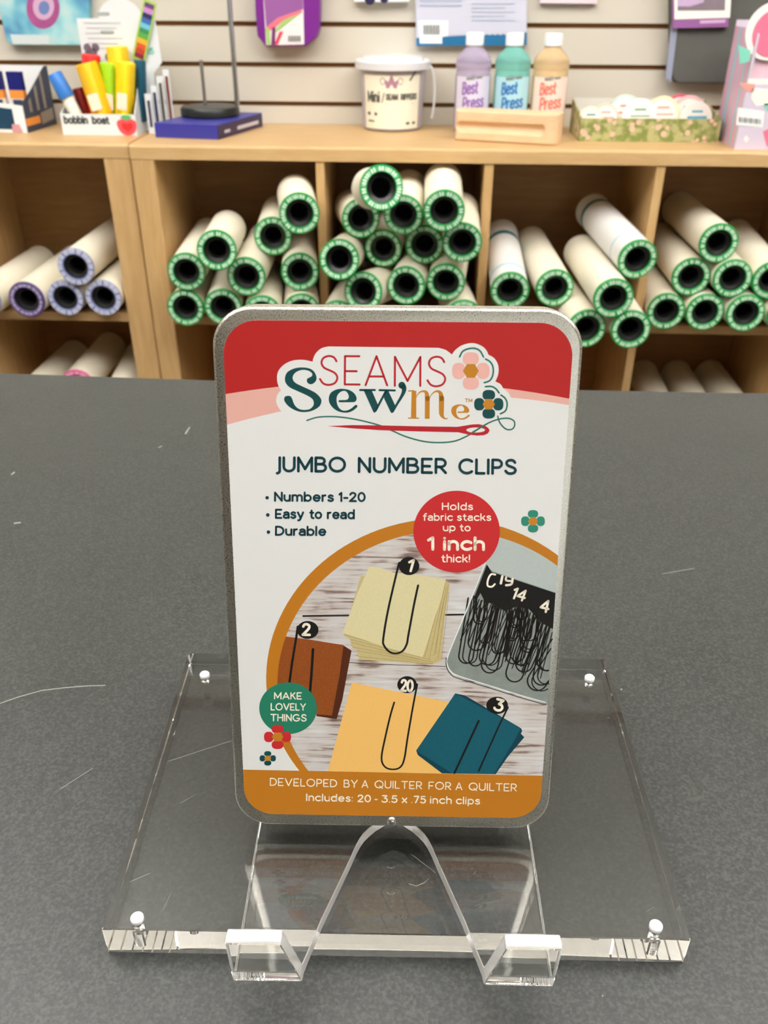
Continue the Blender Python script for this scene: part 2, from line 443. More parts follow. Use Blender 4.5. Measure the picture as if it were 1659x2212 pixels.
# ------------------------------------------------------------------ maple cubby cabinets
M_wood = wood_mat('maple_laminate', rgb(192, 155, 104), rgb(208, 173, 123), (1.2, 8, 8))
M_wood_v = wood_mat('maple_laminate_upright', rgb(188, 150, 98), rgb(208, 172, 120), (9, 9, 1.0))
M_wood_shaded = wood_mat('maple_laminate_shaded', rgb(150, 110, 64), rgb(172, 130, 80), (1.0, 8, 8), .55)  # darker copy of the maple, cubby shade put into the colour
def cabinet(label, x0, x1, uprights, thick0, thick1, setback):
    FRONT_Y = 1.76 + setback
    t = thing('cubby_cabinet', label, 'cabinet', ((x0 + x1) / 2, (FRONT_Y + WALL_Y) / 2, 0))
    ox, oy = t.location.x, t.location.y
    M = Matrix.Translation((-ox, -oy, 0))
    yb = WALL_Y - .002
    # top board with an eased front edge
    r = .006; z0, z1 = TOP_Z - .0265, TOP_Z
    prof = [(FRONT_Y + r * (1 - math.cos(a)), z1 - r + r * math.sin(a)) for a in [PI / 2 * i / 5 for i in range(6)]]
    prof = [(FRONT_Y, z0)] + prof + [(yb, z1), (yb, z0)]
    obj('top_board', MB().prism(prof, 'x', x0, x1), M_wood, t, M=M)
    obj('side_panel', MB().box(x0, x0 + thick0, FRONT_Y + .001, yb, .0, z0 - .0003), M_wood_v, t, bevel=.002, M=M)
    obj('side_panel', MB().box(x1 - thick1, x1, FRONT_Y + .001, yb, .0, z0 - .0003), M_wood_v, t, bevel=.002, M=M)
    obj('back_panel', MB().box(x0 + thick0, x1 - thick1, yb - .008, yb, .06, z0 - .0003), M_wood_shaded, t, M=M)
    for ux0, ux1 in uprights:
        obj('divider', MB().box(ux0, ux1, FRONT_Y + .003, yb - .0085, .06, z0 - .0003), M_wood_v, t, bevel=.0012, M=M)
    bays = [x0 + thick0] + [e for u in uprights for e in u] + [x1 - thick1]
    for k in range(0, len(bays), 2):
        for sz in (.5433, .231):
            obj('shelf', MB().box(bays[k] + .0003, bays[k + 1] - .0003, FRONT_Y + .006, yb - .0085, sz, sz + .018), M_wood, t, bevel=.001, M=M)
        obj('bottom_board', MB().box(bays[k] + .0003, bays[k + 1] - .0003, FRONT_Y + .02, yb - .0085, .06, .078), M_wood, t, M=M)
    obj('plinth', MB().box(x0 + thick0, x1 - thick1, FRONT_Y + .03, FRONT_Y + .045, 0, .06), M_wood_v, t, M=M)
    return t
cabinet('left maple cubby cabinet holding the rolls with blue and purple rims', -1.36, -.5800, [(-.976, -.960)], .04, .0525, .009)
cabinet('right maple cubby cabinet holding the rolls with green rims', -.5755, 1.12, [(-.2154, -.1988), (.1102, .1275), (.436, .453), (.762, .779)], .045, .045, 0)

# ================================================================== acrylic stand and the tin
H = 0.245
BZ = CZ + .0122                     # top face of the thick acrylic base
BROT = YAW - 0.01465
BM = Matrix.Rotation(BROT, 4, 'Z')  # stand frame: x across, y away from the viewer
def bw(x, y, z=0): return BM @ Vector((x * H, y * H, 0)) + Vector((0, 0, BZ + z))
M_acryl = mat('clear_acrylic', (.985, .99, .985, 1), 0.0, trans=1.0, ior=1.49)
M_acryl2 = mat('clear_acrylic_sheet', (.985, .99, .985, 1), 0.0, trans=1.0, ior=1.49)
M_cap = mat('frosted_cap', rgb(240, 240, 238), .25, spec=.7)
M_steel = mat('screw_steel', rgb(190, 188, 184), .25, 1.0)
bc = bw(-.35685 + .72623 / 2, .6327 + .51432 / 2)
base = thing('acrylic_riser', 'thick clear acrylic slab on the grey counter with four white capped screws', 'riser', (bc.x, bc.y, CZ), (0, 0, BROT))
bwid, bdep, bt = .72623 * H, .51432 * H, .0122
pl = rrect(-bwid / 2, bwid / 2, -bdep / 2, bdep / 2, .0004, 1)
rb = [(x * (1 - .0003 / abs(bwid / 2)), y * (1 - .0003 / (bdep / 2))) for x, y in pl]
slab = MB().loft([[(x, y, .0002) for x, y in rb], [(x, y, .0005) for x, y in pl], [(x, y, bt - .0003) for x, y in pl], [(x, y, bt) for x, y in rb]])
obj('slab', slab, M_acryl, base)
Mi = Matrix.Rotation(-BROT, 4, 'Z')
def on_slab(px, py):
    p = on_z(px, py, BZ + .00005); q = Mi @ (Vector((p[0], p[1], 0)) - Vector((bc.x, bc.y, 0))); return (q.x, q.y, bt + .00005)
sk = Flat(on_slab)
for pts, wd in (([(362, 1645), (500, 1600)], 1.0), ([(390, 1735), (425, 1715)], .9), ([(280, 1905), (325, 1886)], 1.3), ([(1115, 1820), (1090, 1790), (1060, 1768)], .8), ([(890, 1846), (940, 1885)], 1.0),
                ([(883, 1909), (900, 1914), (918, 1906)], 1.6), ([(918, 1906), (927, 1897)], 1.3), ([(1022, 1897), (1027, 1890)], 2.2), ([(352, 1832), (353, 1834)], 2.6), ([(1070, 1908), (1072, 1909)], 2.4), ([(1313, 1550), (1315, 1551)], 2.4),
                ([(560, 1961), (574, 1960)], 2.0), ([(351, 1968), (371, 1925)], .9), ([(1397, 1968), (1412, 1960)], 1.2)):
    sk.stroke(pts, wd * .7, cap=False)
sk.build('dust_and_scratches', mat('pale_dust', rgb(128, 128, 122), .7), base)['kind'] = 'stuff'
for px, py in ((297.5, 1989), (1415.5, 2006), (442.8, 1463), (1272.8, 1470)):
    p = on_z(px, py, BZ)
    q = Mi @ (Vector((p[0], p[1], 0)) - Vector((bc.x, bc.y, 0)))
    c = obj('screw_cap', MB().lathe([(.0018, bt + .0001), (.0020, bt + .0004), (.0020, bt + .0017), (.0017, bt + .0021), (.001, bt + .0023)], 24), M_cap, base, smooth=True, M=Matrix.Translation((q.x, q.y, 0)))
    prof = []; zz, z_end = (.0022, .0088) if py > 1800 else (.0075, .0100)
    while zz < z_end:
        prof += [(.00135, zz), (.0017, zz + .00025)]; zz += .0005
    obj('screw', MB().lathe(prof + [(.0010, zz)], 18), M_steel, base, smooth=False, M=Matrix.Translation((q.x, q.y, 0)))

# bent acrylic easel: two lips, a flat foot with an arched cut-out, a leaning back
LEAN = 0.25284
TT = .0045
ec = bw(.004, .70)
easel = thing('acrylic_easel', 'bent clear acrylic easel with two front lips standing on the clear slab', 'easel', (ec.x, ec.y, BZ + .0001), (0, 0, BROT))
yl = .562 * H - .70 * H + TT / 2       # centre plane of the lips, local y
ybk = .83 * H - .70 * H + .0225         # where the back turns up
Rb, Rk = .0033, .006
prof = []                               # centre line (y, z), normal
zt = TT / 2
for i in range(5): prof.append((yl, .0215 - (.0215 - zt - Rb) * i / 4))
for i in range(1, 8):
    a = PI + PI / 2 * i / 8; prof.append((yl + Rb + Rb * math.cos(a), zt + Rb + Rb * math.sin(a)))
y0f = yl + Rb
Y_AR = [.575, .60, .64, .68, .724, .745, .757, .765, .773, .782, .790, .7955, .797]
for yy in Y_AR[1:]: prof.append((yy * H - .70 * H, zt))
n_cut = len(prof)
prof.append((.81 * H - .70 * H, zt)); prof.append((ybk - Rk, zt))
bend = PI / 2 - LEAN
for i in range(1, 9):
    a = -PI / 2 + bend * i / 8; prof.append((ybk - Rk + Rk * math.cos(a), zt + Rk + Rk * math.sin(a)))
ye, ze = prof[-1]
for i in range(1, 4): prof.append((ye + .112 * i / 3 * math.sin(LEAN), ze + .112 * i / 3 * math.cos(LEAN)))
def xin(y, z, k):
    yh = y / H + .70
    if k < 5: return .0307 - (.0307 - .0260) * k / 4
    if k < 12: return .0260 - .0003 * (k - 4) / 8
    xs = [.105, .0995, .0872, .0727, .057, .050, .045, .0405, .034, .0255, .015, .006, 0.0]
    return float(np.interp(yh, Y_AR, xs)) * H
vb = bmesh.new(); rowsL, rowsR = [], []
for k, (y, z) in enumerate(prof):
    xo = .0452 if k > 12 else float(np.interp(k, [0, 4, 12], [.0458, .0452, .0452]))
    xi_ = xin(y, z, k) if k < n_cut else 0.0
    NC = 5
    L = [vb.verts.new((-xo + (xo - xi_) * j / NC, y, z)) for j in range(NC + 1)]
    Rr = [vb.verts.new((xi_ + (xo - xi_) * j / NC, y, z)) for j in range(NC + 1)]
    rowsL.append(L); rowsR.append(Rr)
for rows in (rowsL, rowsR):
    for k in range(len(rows) - 1):
        for j in range(5):
            vb.faces.new((rows[k][j], rows[k][j + 1], rows[k + 1][j + 1], rows[k + 1][j]))
bmesh.ops.remove_doubles(vb, verts=vb.verts, dist=1e-6)
me = bpy.data.meshes.new('bent_sheet'); vb.to_mesh(me); vb.free()
me.materials.append(M_acryl2); me.materials.append(mat('cut_acrylic_edge', (.94, .945, .93, 1), .3, trans=.8, ior=1.49))
sh = bpy.data.objects.new('bent_sheet', me); COL.objects.link(sh); sh.parent = easel
so = sh.modifiers.new('thickness', 'SOLIDIFY'); so.thickness = TT; so.offset = 0; so.use_even_offset = True; so.material_offset_rim = 1
bv = sh.modifiers.new('bevel', 'BEVEL'); bv.width = .00025; bv.segments = 1; bv.limit_method = 'ANGLE'; bv.angle_limit = math.radians(60)
bv.harden_normals = False

# ------------------------------------------------------------------ the tin
TW, TL, TD = .4158 * H, .6774 * H, .017
KT = .964
t0 = bw(.0005 * KT, .78984 * KT, TT + .0001 + TD * math.sin(LEAN))
tin = thing('clip_tin', 'brushed metal tin with a printed quilting clip label leaning on the clear easel', 'tin', t0)
tin.rotation_euler = (Matrix.Rotation(BROT, 4, 'Z') @ Matrix.Rotation(-LEAN, 4, 'X')).to_euler()
TMX = Matrix.Translation(t0) @ Matrix.Rotation(BROT, 4, 'Z') @ Matrix.Rotation(-LEAN, 4, 'X')
TMI = np.array(TMX.inverted()); TMX_n = np.array(TMX)
# brushed tin plate
m = bpy.data.materials.new('brushed_tin'); m.use_nodes = True
nt = m.node_tree; b = nt.nodes['Principled BSDF']
b.inputs['Metallic'].default_value = 1; b.inputs['Base Color'].default_value = rgb(196, 193, 184)
tc = nt.nodes.new('ShaderNodeTexCoord'); n1 = nt.nodes.new('ShaderNodeTexNoise'); n1.inputs['Scale'].default_value = 2600; n1.inputs['Detail'].default_value = 2
nt.links.new(tc.outputs['Object'], n1.inputs['Vector'])
bp = nt.nodes.new('ShaderNodeBump'); bp.inputs['Strength'].default_value = .15; bp.inputs['Distance'].default_value = .0001
nt.links.new(n1.outputs['Fac'], bp.inputs['Height']); nt.links.new(bp.outputs[0], b.inputs['Normal'])
r1 = ramp(nt, [(.3, (.24, .24, .24, 1)), (.7, (.42, .42, .42, 1))])
nt.links.new(n1.outputs['Fac'], r1.inputs[0]); nt.links.new(r1.outputs[0], b.inputs['Roughness'])
r2_ = ramp(nt, [(.3, rgb(186, 183, 173)), (.7, rgb(226, 223, 212))])
nt.links.new(n1.outputs['Fac'], r2_.inputs[0]); nt.links.new(r2_.outputs[0], b.inputs['Base Color'])
M_tin = m
RC = .0112
def ring(ins, y, n=10): return [(x, y, z) for x, z in rrect(-TW / 2 + ins, TW / 2 - ins, ins, TL - ins, RC - ins * .8, n)]
lid = MB().loft([ring(.0011, 0), ring(.00055, .00015), ring(.0002, .0006), ring(0, .0013), ring(0, .0095), ring(.0004, .0096)])
obj('lid', lid, M_tin, tin, smooth=True)
obj('tin_body', MB().loft([ring(.0006, .0096), ring(.0006, .0155), ring(.0012, .0167), ring(.0022, .017)]), M_tin, tin, smooth=True)
def tp(px, py, off=0.0):
    """photo point -> tin front plane (u, v) in metres"""
    d = ray(px, py); o = TMI @ np.array([*CAM, 1.0]); dd = TMI[:3, :3] @ d
    s = (-off - o[1]) / dd[1]
    return (o[0] + dd[0] * s, o[2] + dd[2] * s)
dm = tp(846, 1774)
bump_ = MB().lathe([(.00165, 0.00005), (.0015, .0004), (.0011, .0008), (.0005, .00098)], 24)
obj('dimple', bump_, mat('polished_tin', rgb(215, 213, 206), .18, 1.0), tin, smooth=True, M=Matrix.Translation((dm[0], 0, dm[1])) @ Matrix.Rotation(PI / 2, 4, 'X'))

# ---- paper label, flat print on it
LAY = [0]
def layer():
    k = .00010 + .0000028 * LAY[0]
    return lambda px, py: (lambda q: (q[0], -k, q[1]))(tp(px, py))
def lv(n): LAY[0] = n
def layer_uv():
    k = .00010 + .0000028 * LAY[0]
    return lambda u, v: (u, -k, v)
def paper(name, c, **k): return mat('print_' + name, c, .48, spec=.35, **k)
P_white = paper('white', rgb(231, 231, 229)); P_red = paper('red', rgb(184, 36, 34)); P_pink = paper('pink', rgb(233, 178, 165))
P_teal = paper('dark_teal', rgb(16, 74, 76)); P_green = paper('green', rgb(38, 128, 100)); P_orange = paper('ochre', rgb(196, 124, 28))
P_gold = paper('gold', rgb(198, 132, 38)); P_needle = paper('needle_red', rgb(186, 34, 44)); P_lpink = paper('light_pink', rgb(238, 182, 172))
P_navy = paper('ink', rgb(14, 62, 70)); P_cream = paper('cream', rgb(255, 246, 226)); P_arc = paper('arc_green', rgb(40, 112, 98))
P_black = paper('black', rgb(22, 20, 18)); P_lred = paper('bright_red', rgb(205, 44, 46)); P_lgreen = paper('light_green', rgb(48, 140, 118))
lu0 = (tp(488.8, 840)[0] + tp(522.4, 1640)[0]) / 2; lu1 = (tp(1229.4, 840)[0] + tp(1176, 1640)[0]) / 2
lv0 = (tp(640, 1757)[1] + tp(1060, 1767.5)[1]) / 2; lv1 = (tp(640, 692.5)[1] + tp(1100, 696.5)[1]) / 2
LR = .0094
outline = rrect(lu0, lu1, lv0, lv1, LR, 12)
card = MB().loft([[(x, -.0001, z_) for x, z_ in outline], [(x, .00002, z_) for x, z_ in outline]])
label = obj('label_card', card, P_white, tin)
label['label'] = 'white printed paper label'
def para(pts3, n=24):
    xs, ys = zip(*pts3); c = np.polyfit(xs, ys, 2)
    return [(x, float(np.polyval(c, x))) for x in np.linspace(xs[0], xs[-1], n)]
def to_uv(pts): return [tp(*p) for p in pts]
# pink then red band
lowp = para([(470, 924), (607, 888), (1113, 860), (1250, 880)][0:1] + [(607, 888), (1250, 880)])
c_ = np.polyfit([493, 607, 1113, 1226], [917, 888, 860, 874], 2)
pk = [(x, float(np.polyval(c_, x))) for x in np.linspace(460, 1262, 30)]
c_ = np.polyfit([489, 602, 1074, 1227], [851.6, 834, 837.5, 860], 2)
rd = [(x, float(np.polyval(c_, x))) for x in np.linspace(460, 1262, 30)]
for nm, edge, mm in (('pink_band', pk, P_pink), ('red_band', rd, P_red)):
    lv(1 if nm == 'pink_band' else 2); q = clip_poly(to_uv(edge + [(1262, 660), (460, 660)]), outline)
    Flat(layer_uv()).poly(q).build(nm, mm, label)
# white backing of the logo
S1 = lambda pts: [(590 + x / 6.9125, 740 + y / 6.9125) for x, y in pts]
S2 = lambda pts: [(820 + p[0] / 5.3516, 740 + p[1] / 5.3516) + tuple(q / 5.3516 for q in p[2:]) for p in pts]
bk = catmull(S1([(118, 712), (78, 640), (60, 560), (62, 480), (90, 405), (160, 330), (260, 277), (370, 257), (480, 260), (590, 285)]), 4)
bk += catmull(S1([(590, 285), (602, 230), (640, 155), (720, 85), (820, 57)]), 4)
bk += catmull(S2([(680, 60), (765, 85), (835, 137)]), 4)
bk += catmull(S2([(835, 137), (880, 80), (965, 25), (1080, 5), (1180, 38), (1235, 90), (1258, 140)]), 4)
bk += catmull(S2([(1258, 140), (1325, 180), (1370, 260), (1372, 360), (1338, 450)]), 4)
bk += catmull(S2([(1338, 450), (1395, 478), (1430, 530)]), 4) + catmull(S2([(1430, 530), (1490, 580), (1525, 650)]), 4)
bk += [(1105, 885), (1000, 930), (700, 930)] + S1([(350, 1100)]) + catmull(S1([(135, 1035), (75, 960), (46, 870), (65, 775), (118, 712)]), 4)
lv(3)
Flat(layer()).poly(bk).build('logo_backing', P_white, label)
# picture circle
pts_o = to_uv([(580, 1450), (893.7, 1130), (757, 1170), (648.5, 1252.7), (642, 1662), (613, 1611), (1078, 1137.7), (1202, 1194)])
pts_i = to_uv([(893.7, 1152), (1080, 1163), (1202, 1219), (599, 1469.6), (665, 1663)])
def fitc(p):
    A = np.array([[2 * x, 2 * y_, 1] for x, y_ in p]); bb = np.array([x * x + y_ * y_ for x, y_ in p])
    s = np.linalg.lstsq(A, bb, rcond=None)[0]; return s[0], s[1], math.sqrt(s[2] + s[0] ** 2 + s[1] ** 2)
co, ci = fitc(pts_o), fitc(pts_i)
vband = (tp(523.5, 1662)[1] + tp(1174, 1675)[1]) / 2
box_clip = [(lu0, vband), (lu1, vband), (lu1, lv1), (lu0, lv1)]
disc_o = clip_poly(ell(co[0], co[1], co[2], co[2], 120), box_clip)
disc_i = clip_poly(ell(ci[0], ci[1], ci[2], ci[2], 120), box_clip)
lv(1)
Flat(layer_uv()).poly(disc_o).build('picture_ring', P_orange, label)
# white-washed boards of the picture
m = bpy.data.materials.new('print_whitewashed_boards'); m.use_nodes = True
nt = m.node_tree; b = nt.nodes['Principled BSDF']; b.inputs['Roughness'].default_value = .5
tc = nt.nodes.new('ShaderNodeTexCoord'); mp = nt.nodes.new('ShaderNodeMapping'); mp.inputs['Scale'].default_value = (70, 1, 950)
n1 = nt.nodes.new('ShaderNodeTexNoise'); n1.inputs['Scale'].default_value = 1.0; n1.inputs['Detail'].default_value = 5; n1.inputs['Distortion'].default_value = .5
n2 = nt.nodes.new('ShaderNodeTexNoise'); n2.inputs['Scale'].default_value = 70; n2.inputs['Detail'].default_value = 3
nt.links.new(tc.outputs['Object'], mp.inputs[0]); nt.links.new(mp.outputs[0], n1.inputs['Vector']); nt.links.new(tc.outputs['Object'], n2.inputs['Vector'])
ma = nt.nodes.new('ShaderNodeMath'); ma.operation = 'MULTIPLY_ADD'; ma.inputs[1].default_value = .55; 
mb_ = nt.nodes.new('ShaderNodeMath'); mb_.operation = 'MULTIPLY'; mb_.inputs[1].default_value = .45
nt.links.new(n2.outputs['Fac'], mb_.inputs[0]); nt.links.new(n1.outputs['Fac'], ma.inputs[0]); nt.links.new(mb_.outputs[0], ma.inputs[2])
r1 = ramp(nt, [(.34, rgb(88, 66, 58)), (.41, rgb(150, 128, 118)), (.47, rgb(206, 196, 190)), (.58, rgb(216, 214, 212)), (.7, rgb(228, 230, 230))])
nt.links.new(ma.outputs[0], r1.inputs[0]); nt.links.new(r1.outputs[0], b.inputs['Base Color'])
P_boards = m
lv(2)
Flat(layer_uv()).poly(disc_i).build('picture_boards', P_boards, label)
def pic(name, polys, mm):
    fl = Flat(layer_uv())
    for p in polys:
        q = clip_poly(to_uv(p), disc_i)
        if len(q) > 2: fl.poly(q)
    return fl.build(name, mm, label)
def in_disc(u, v):
    return (u - ci[0]) ** 2 + (v - ci[1]) ** 2 < ci[2] ** 2 and u < lu1 and v > vband
def strokes(name, L, mm, clipd=True):
    fl = Flat(layer_uv())
    for pts, wd in L:
        q = to_uv([p[:2] for p in pts]); k = .000133     # metres per photo pixel on the label
        run = []
        for p in q:
            if (not clipd) or in_disc(*p): run.append(p)
            else:
                if len(run) > 1: fl.stroke(run, wd * k)
                run = []
        if len(run) > 1: fl.stroke(run, wd * k)
    return fl.build(name, mm, label)
C4 = lambda pts: [(720 + x / 5.925, 1190 + y / 5.925) for x, y in pts]
C3 = lambda pts: [(540 + x / 4.808, 1220 + y / 4.808) for x, y in pts]
C5 = lambda pts: [(700 + x / 3.318, 1440 + y / 3.318) for x, y in pts]
C6 = lambda pts: [(950 + x / 6.144, 1180 + y / 6.144) for x, y in pts]
def dens(pts, n=8):
    out = []
    for a, b2 in zip(pts[:-1], pts[1:]):
        out += [(a[0] + (b2[0] - a[0]) * i / n, a[1] + (b2[1] - a[1]) * i / n) for i in range(n)]
    return out + [pts[-1]]
lv(3)
strokes('board_gap', [(dens([(620, 1331), (760, 1329)]), 4.5), (dens([(955, 1328), (1012, 1327)]), 4.5), (dens([(752, 1431), (860, 1436), (990, 1440)]), 1.6)], paper('gap', rgb(44, 32, 26)))
# printed tin with its clips
P_tinl = paper('tin_lid', rgb(186, 196, 192), noise=.06, nscale=900); P_tini = paper('tin_inside', rgb(142, 150, 144), noise=.25, nscale=260)
lv(3)
pic('picture_tin_lid', [C6([(600, 200), (640, 290), (700, 335), (1520, 610), (1600, 650), (1620, -200), (400, -200)])], P_tinl)
lv(4)
pic('picture_tin_inside', [C6([(605, 215), (95, 1480), (100, 1580), (140, 1660), (240, 1730), (1480, 2110), (1600, 640), (1515, 606), (700, 330), (640, 285)])], P_tini)
lv(5)
pic('picture_clip_heads', [C6([(625, 240), (690, 340), (1600, 640), (1560, 1130), (1340, 1010), (1180, 830), (1010, 800), (860, 860), (700, 760), (600, 740), (540, 620), (480, 720), (450, 690)])], P_black)
rng = random.Random(5)
wires = []
for (tx, ty), (bx, by), hw in (((470, 700), (330, 1560), 95), ((640, 740), (450, 1600), 90), ((700, 740), (590, 1270), 80), ((600, 700), (470, 1350), 110), ((850, 780), (600, 1560), 105), ((820, 760), (640, 1680), 110),
                               ((880, 760), (760, 1420), 85), ((960, 760), (960, 1240), 70), ((1180, 800), (1130, 1230), 75), ((1120, 860), (960, 1540), 100), ((1200, 830), (1160, 1370), 100), ((1230, 900), (960, 1790), 115),
                               ((1260, 900), (1040, 1560), 95), ((1390, 950), (1080, 1640), 110), ((1480, 1000), (1330, 1830), 110), ((1560, 1000), (1390, 1600), 120), ((1600, 1300), (1250, 1850), 130), ((520, 660), (520, 1000), 70), ((980, 700), (1000, 1060), 60), ((1060, 700), (1080, 930), 70)):
    d = np.array([bx - tx, by - ty], float); L_ = np.hypot(*d); d /= L_; nr = np.array([-d[1], d[0]])
    base_ = np.array([tx, ty], float)
    p = [base_ + nr * hw + d * (L_ * f) for f in np.linspace(0, .88, 9)]
    c0 = base_ + d * L_ * .88
    p += [c0 + nr * hw * math.cos(a) + d * hw * math.sin(a) for a in np.linspace(0, PI, 10)]
    p += [base_ - nr * hw + d * (L_ * f) for f in np.linspace(.88, .12, 8)]
    wires.append((C6([tuple(x) for x in p]), 3.6))
    if rng.random() < .7:
        ox_, oy_ = rng.uniform(25, 60), rng.uniform(-40, 10); wires.append((C6([(x[0] + ox_, x[1] + oy_) for x in p]), 3.0))
for k in range(26):
    x0_ = 480 + 42 * k; wires.append((dens(C6([(x0_, 690 + 12 * k), (x0_ - rng.uniform(120, 330), 1200 + 22 * k)]), 5), 2.4))
lv(6)
strokes('picture_clip_wires', wires, paper('wire', rgb(30, 24, 20)))
lv(7)
strokes('picture_tin_rim', [(catmull(C6([(605, 225), (480, 540), (300, 980), (110, 1450), (100, 1570), (150, 1660), (260, 1722), (700, 1860), (1100, 1985), (1440, 2080)]), 6), 2.6)], paper('rim', rgb(236, 240, 240)))
lv(7)
strokes('picture_tin_edge', [(catmull(C6([(85, 1480), (90, 1600), (150, 1700), (250, 1752), (700, 1890), (1100, 2015), (1440, 2110)]), 6), 2.6)], paper('rim_dark', rgb(78, 84, 80)))
# cream, brown, yellow and teal fabric squares
P_cr = paper('cream_fabric', rgb(226, 216, 168), noise=.06, nscale=1200); P_crd = paper('cream_fabric_edges', rgb(205, 188, 132), noise=.12, nscale=900)
P_line = paper('fabric_line', rgb(160, 138, 86))
lv(4)
pic('picture_cream_stack', [C4([(350, 320), (300, 500), (140, 1040), (130, 1080), (215, 1130), (235, 1230), (300, 1260), (330, 1390), (1270, 1450), (1380, 1400), (1420, 900), (1490, 415), (1420, 370)])], P_crd)
lv(5)
strokes('picture_cream_lines', [(dens(C4(p)), .9) for p in ([(150, 1075), (1150, 1345)], [(215, 1130), (1250, 1390)], [(235, 1170), (1140, 1395)], [(250, 1230), (1280, 1420)], [(300, 1275), (1270, 1440)], [(330, 1350), (1270, 1448)],
        [(1400, 500), (1170, 1350)], [(1430, 420), (1230, 1370)], [(1445, 470), (1290, 1340)], [(1470, 430), (1340, 1380)], [(1480, 520), (1385, 1390)], [(1420, 600), (1360, 900), (1310, 1320)])], P_line)
lv(6)
pic('picture_cream_square', [C4([(460, 195), (600, 215), (720, 255), (790, 285), (850, 290), (1010, 295), (1200, 322), (1440, 362), (1385, 600), (1300, 850), (1210, 1150), (1140, 1360), (700, 1240), (120, 1045), (300, 560)])], P_cr)
P_br = paper('brown_felt', rgb(150, 78, 28), noise=.3, nscale=1500); P_brd = paper('brown_felt_edge', rgb(84, 38, 16), noise=.35, nscale=1600)
lv(4)
pic('picture_brown_stack', [C3([(970, 835), (1055, 890), (1000, 1180), (960, 1400), (900, 1602), (690, 1570), (690, 1540), (850, 1400)])], P_brd)
lv(5)
pic('picture_brown_square', [C3([(200, 745), (370, 742), (620, 775), (972, 832), (930, 1150), (850, 1565), (690, 1550), (200, 1480)])], P_br)
P_ye = paper('yellow_fabric', rgb(250, 198, 112), noise=.04, nscale=1500)
lv(5)
pic('picture_yellow_square', [C5([(200, 112), (890, 252), (890, 790), (15, 790)])], P_ye)
P_bl = paper('teal_fabric', rgb(18, 92, 108), noise=.16, nscale=1300); P_bld = paper('teal_fabric_edge', rgb(10, 66, 80), noise=.2, nscale=1300)
lv(6)
pic('picture_teal_stack', [C5([(940, 190), (1010, 205), (1412, 440), (1420, 460), (1410, 478), (1435, 505), (1320, 640), (1215, 790), (880, 790), (672, 632), (660, 600)])], P_bld)
lv(7)
pic('picture_teal_square', [C5([(940, 190), (1412, 440), (1345, 560), (1205, 790), (935, 790), (900, 752), (662, 603)])], P_bl)
lv(8)
def clipwire(L1, bot, L2, wd=4.7): return (L1 + bot + L2, wd)
for q_ in ([
    (catmull(C4([(845, 150), (815, 260), (700, 760), (640, 1120), (650, 1210), (720, 1290), (810, 1310), (890, 1275), (940, 1190), (960, 1080), (1030, 700), (1085, 440)]), 5), 4.8),
    (dens(C3([(497, 640), (480, 760), (440, 1000), (405, 1260)])), 5.4), (dens(C3([(655, 875), (640, 1120), (622, 1340)])), 6),
    (catmull(C5([(668, 125), (640, 270), (600, 500), (575, 660), (545, 720), (490, 735), (435, 715), (412, 650), (440, 500), (475, 350), (503, 255)]), 5), 4.3),
    (dens(C5([(1318, 290), (1250, 430), (1095, 775)]), 12), 4.2), (dens(C5([(1108, 388), (1000, 620), (928, 775)]), 12), 5)]): strokes('picture_paper_clip', [q_], P_black)
lv(9)
for q_ in (C4(ell(970, 192, 131, 116)), C3(ell(600, 675, 112, 93)), C5(ell(595, 128, 70, 61)), C5(ell(1240, 276, 78, 62))): pic('picture_badge', [q_], P_black)
lv(10)
def numeral(txt, p0, p1, cap, wt, **k):
    f = Flat(layer()); f.text(txt, p0[0], p0[1], p1[0], p1[1], cap, wt, **k); f.build('picture_numeral', P_cream, label)
numeral('1', *C4([(925, 270), (1010, 272)]), 29, 5.4, slant=.15)
numeral('2', *C3([(535, 738), (633, 740)]), 28.5, 5.6)
numeral('20', *C5([(543, 178), (640, 184)]), 28, 5.2, gap=.2)
numeral('3', *C5([(1207, 312), (1277, 330)]), 29, 5.6)
numeral('14', *C6([(935, 690), (1120, 740)]), 27, 4.6, gap=.18, slant=.1)
numeral('4', *C6([(1310, 862), (1440, 892)]), 29, 5.0)
nf = Flat(layer()); nf.stroke(catmull(C6([(735, 375), (680, 370), (640, 440), (635, 520), (690, 535), (730, 500)]), 4), 4.0); nf.build('picture_numeral', P_cream, label)
nf = Flat(layer()); nf.stroke(C6([(830, 395), (810, 490)]), 5.4); nf.stroke(catmull(C6([(880, 410), (880, 450), (940, 460)]), 4), 4.4); nf.stroke(catmull(C6([(965, 430), (950, 500), (880, 515)]), 4), 5)
nf.build('picture_numeral', P_cream, label)
lv(11)
# ochre foot band
fb = clip_poly(to_uv([(500, 1661.5), (1200, 1675.5), (1200, 1820), (500, 1820)]), outline)
Flat(layer_uv()).poly(fb).build('ochre_band', P_orange, label)
lv(12)
# round badges
Flat(layer()).poly(ell(986.3, 1148, 93.4, 88.3, 64)).build('red_badge', P_lred, label)
Flat(layer()).poly(ell(622.4, 1529.4, 62.3, 55.8, 56)).build('green_badge', P_green, label)
lv(4)
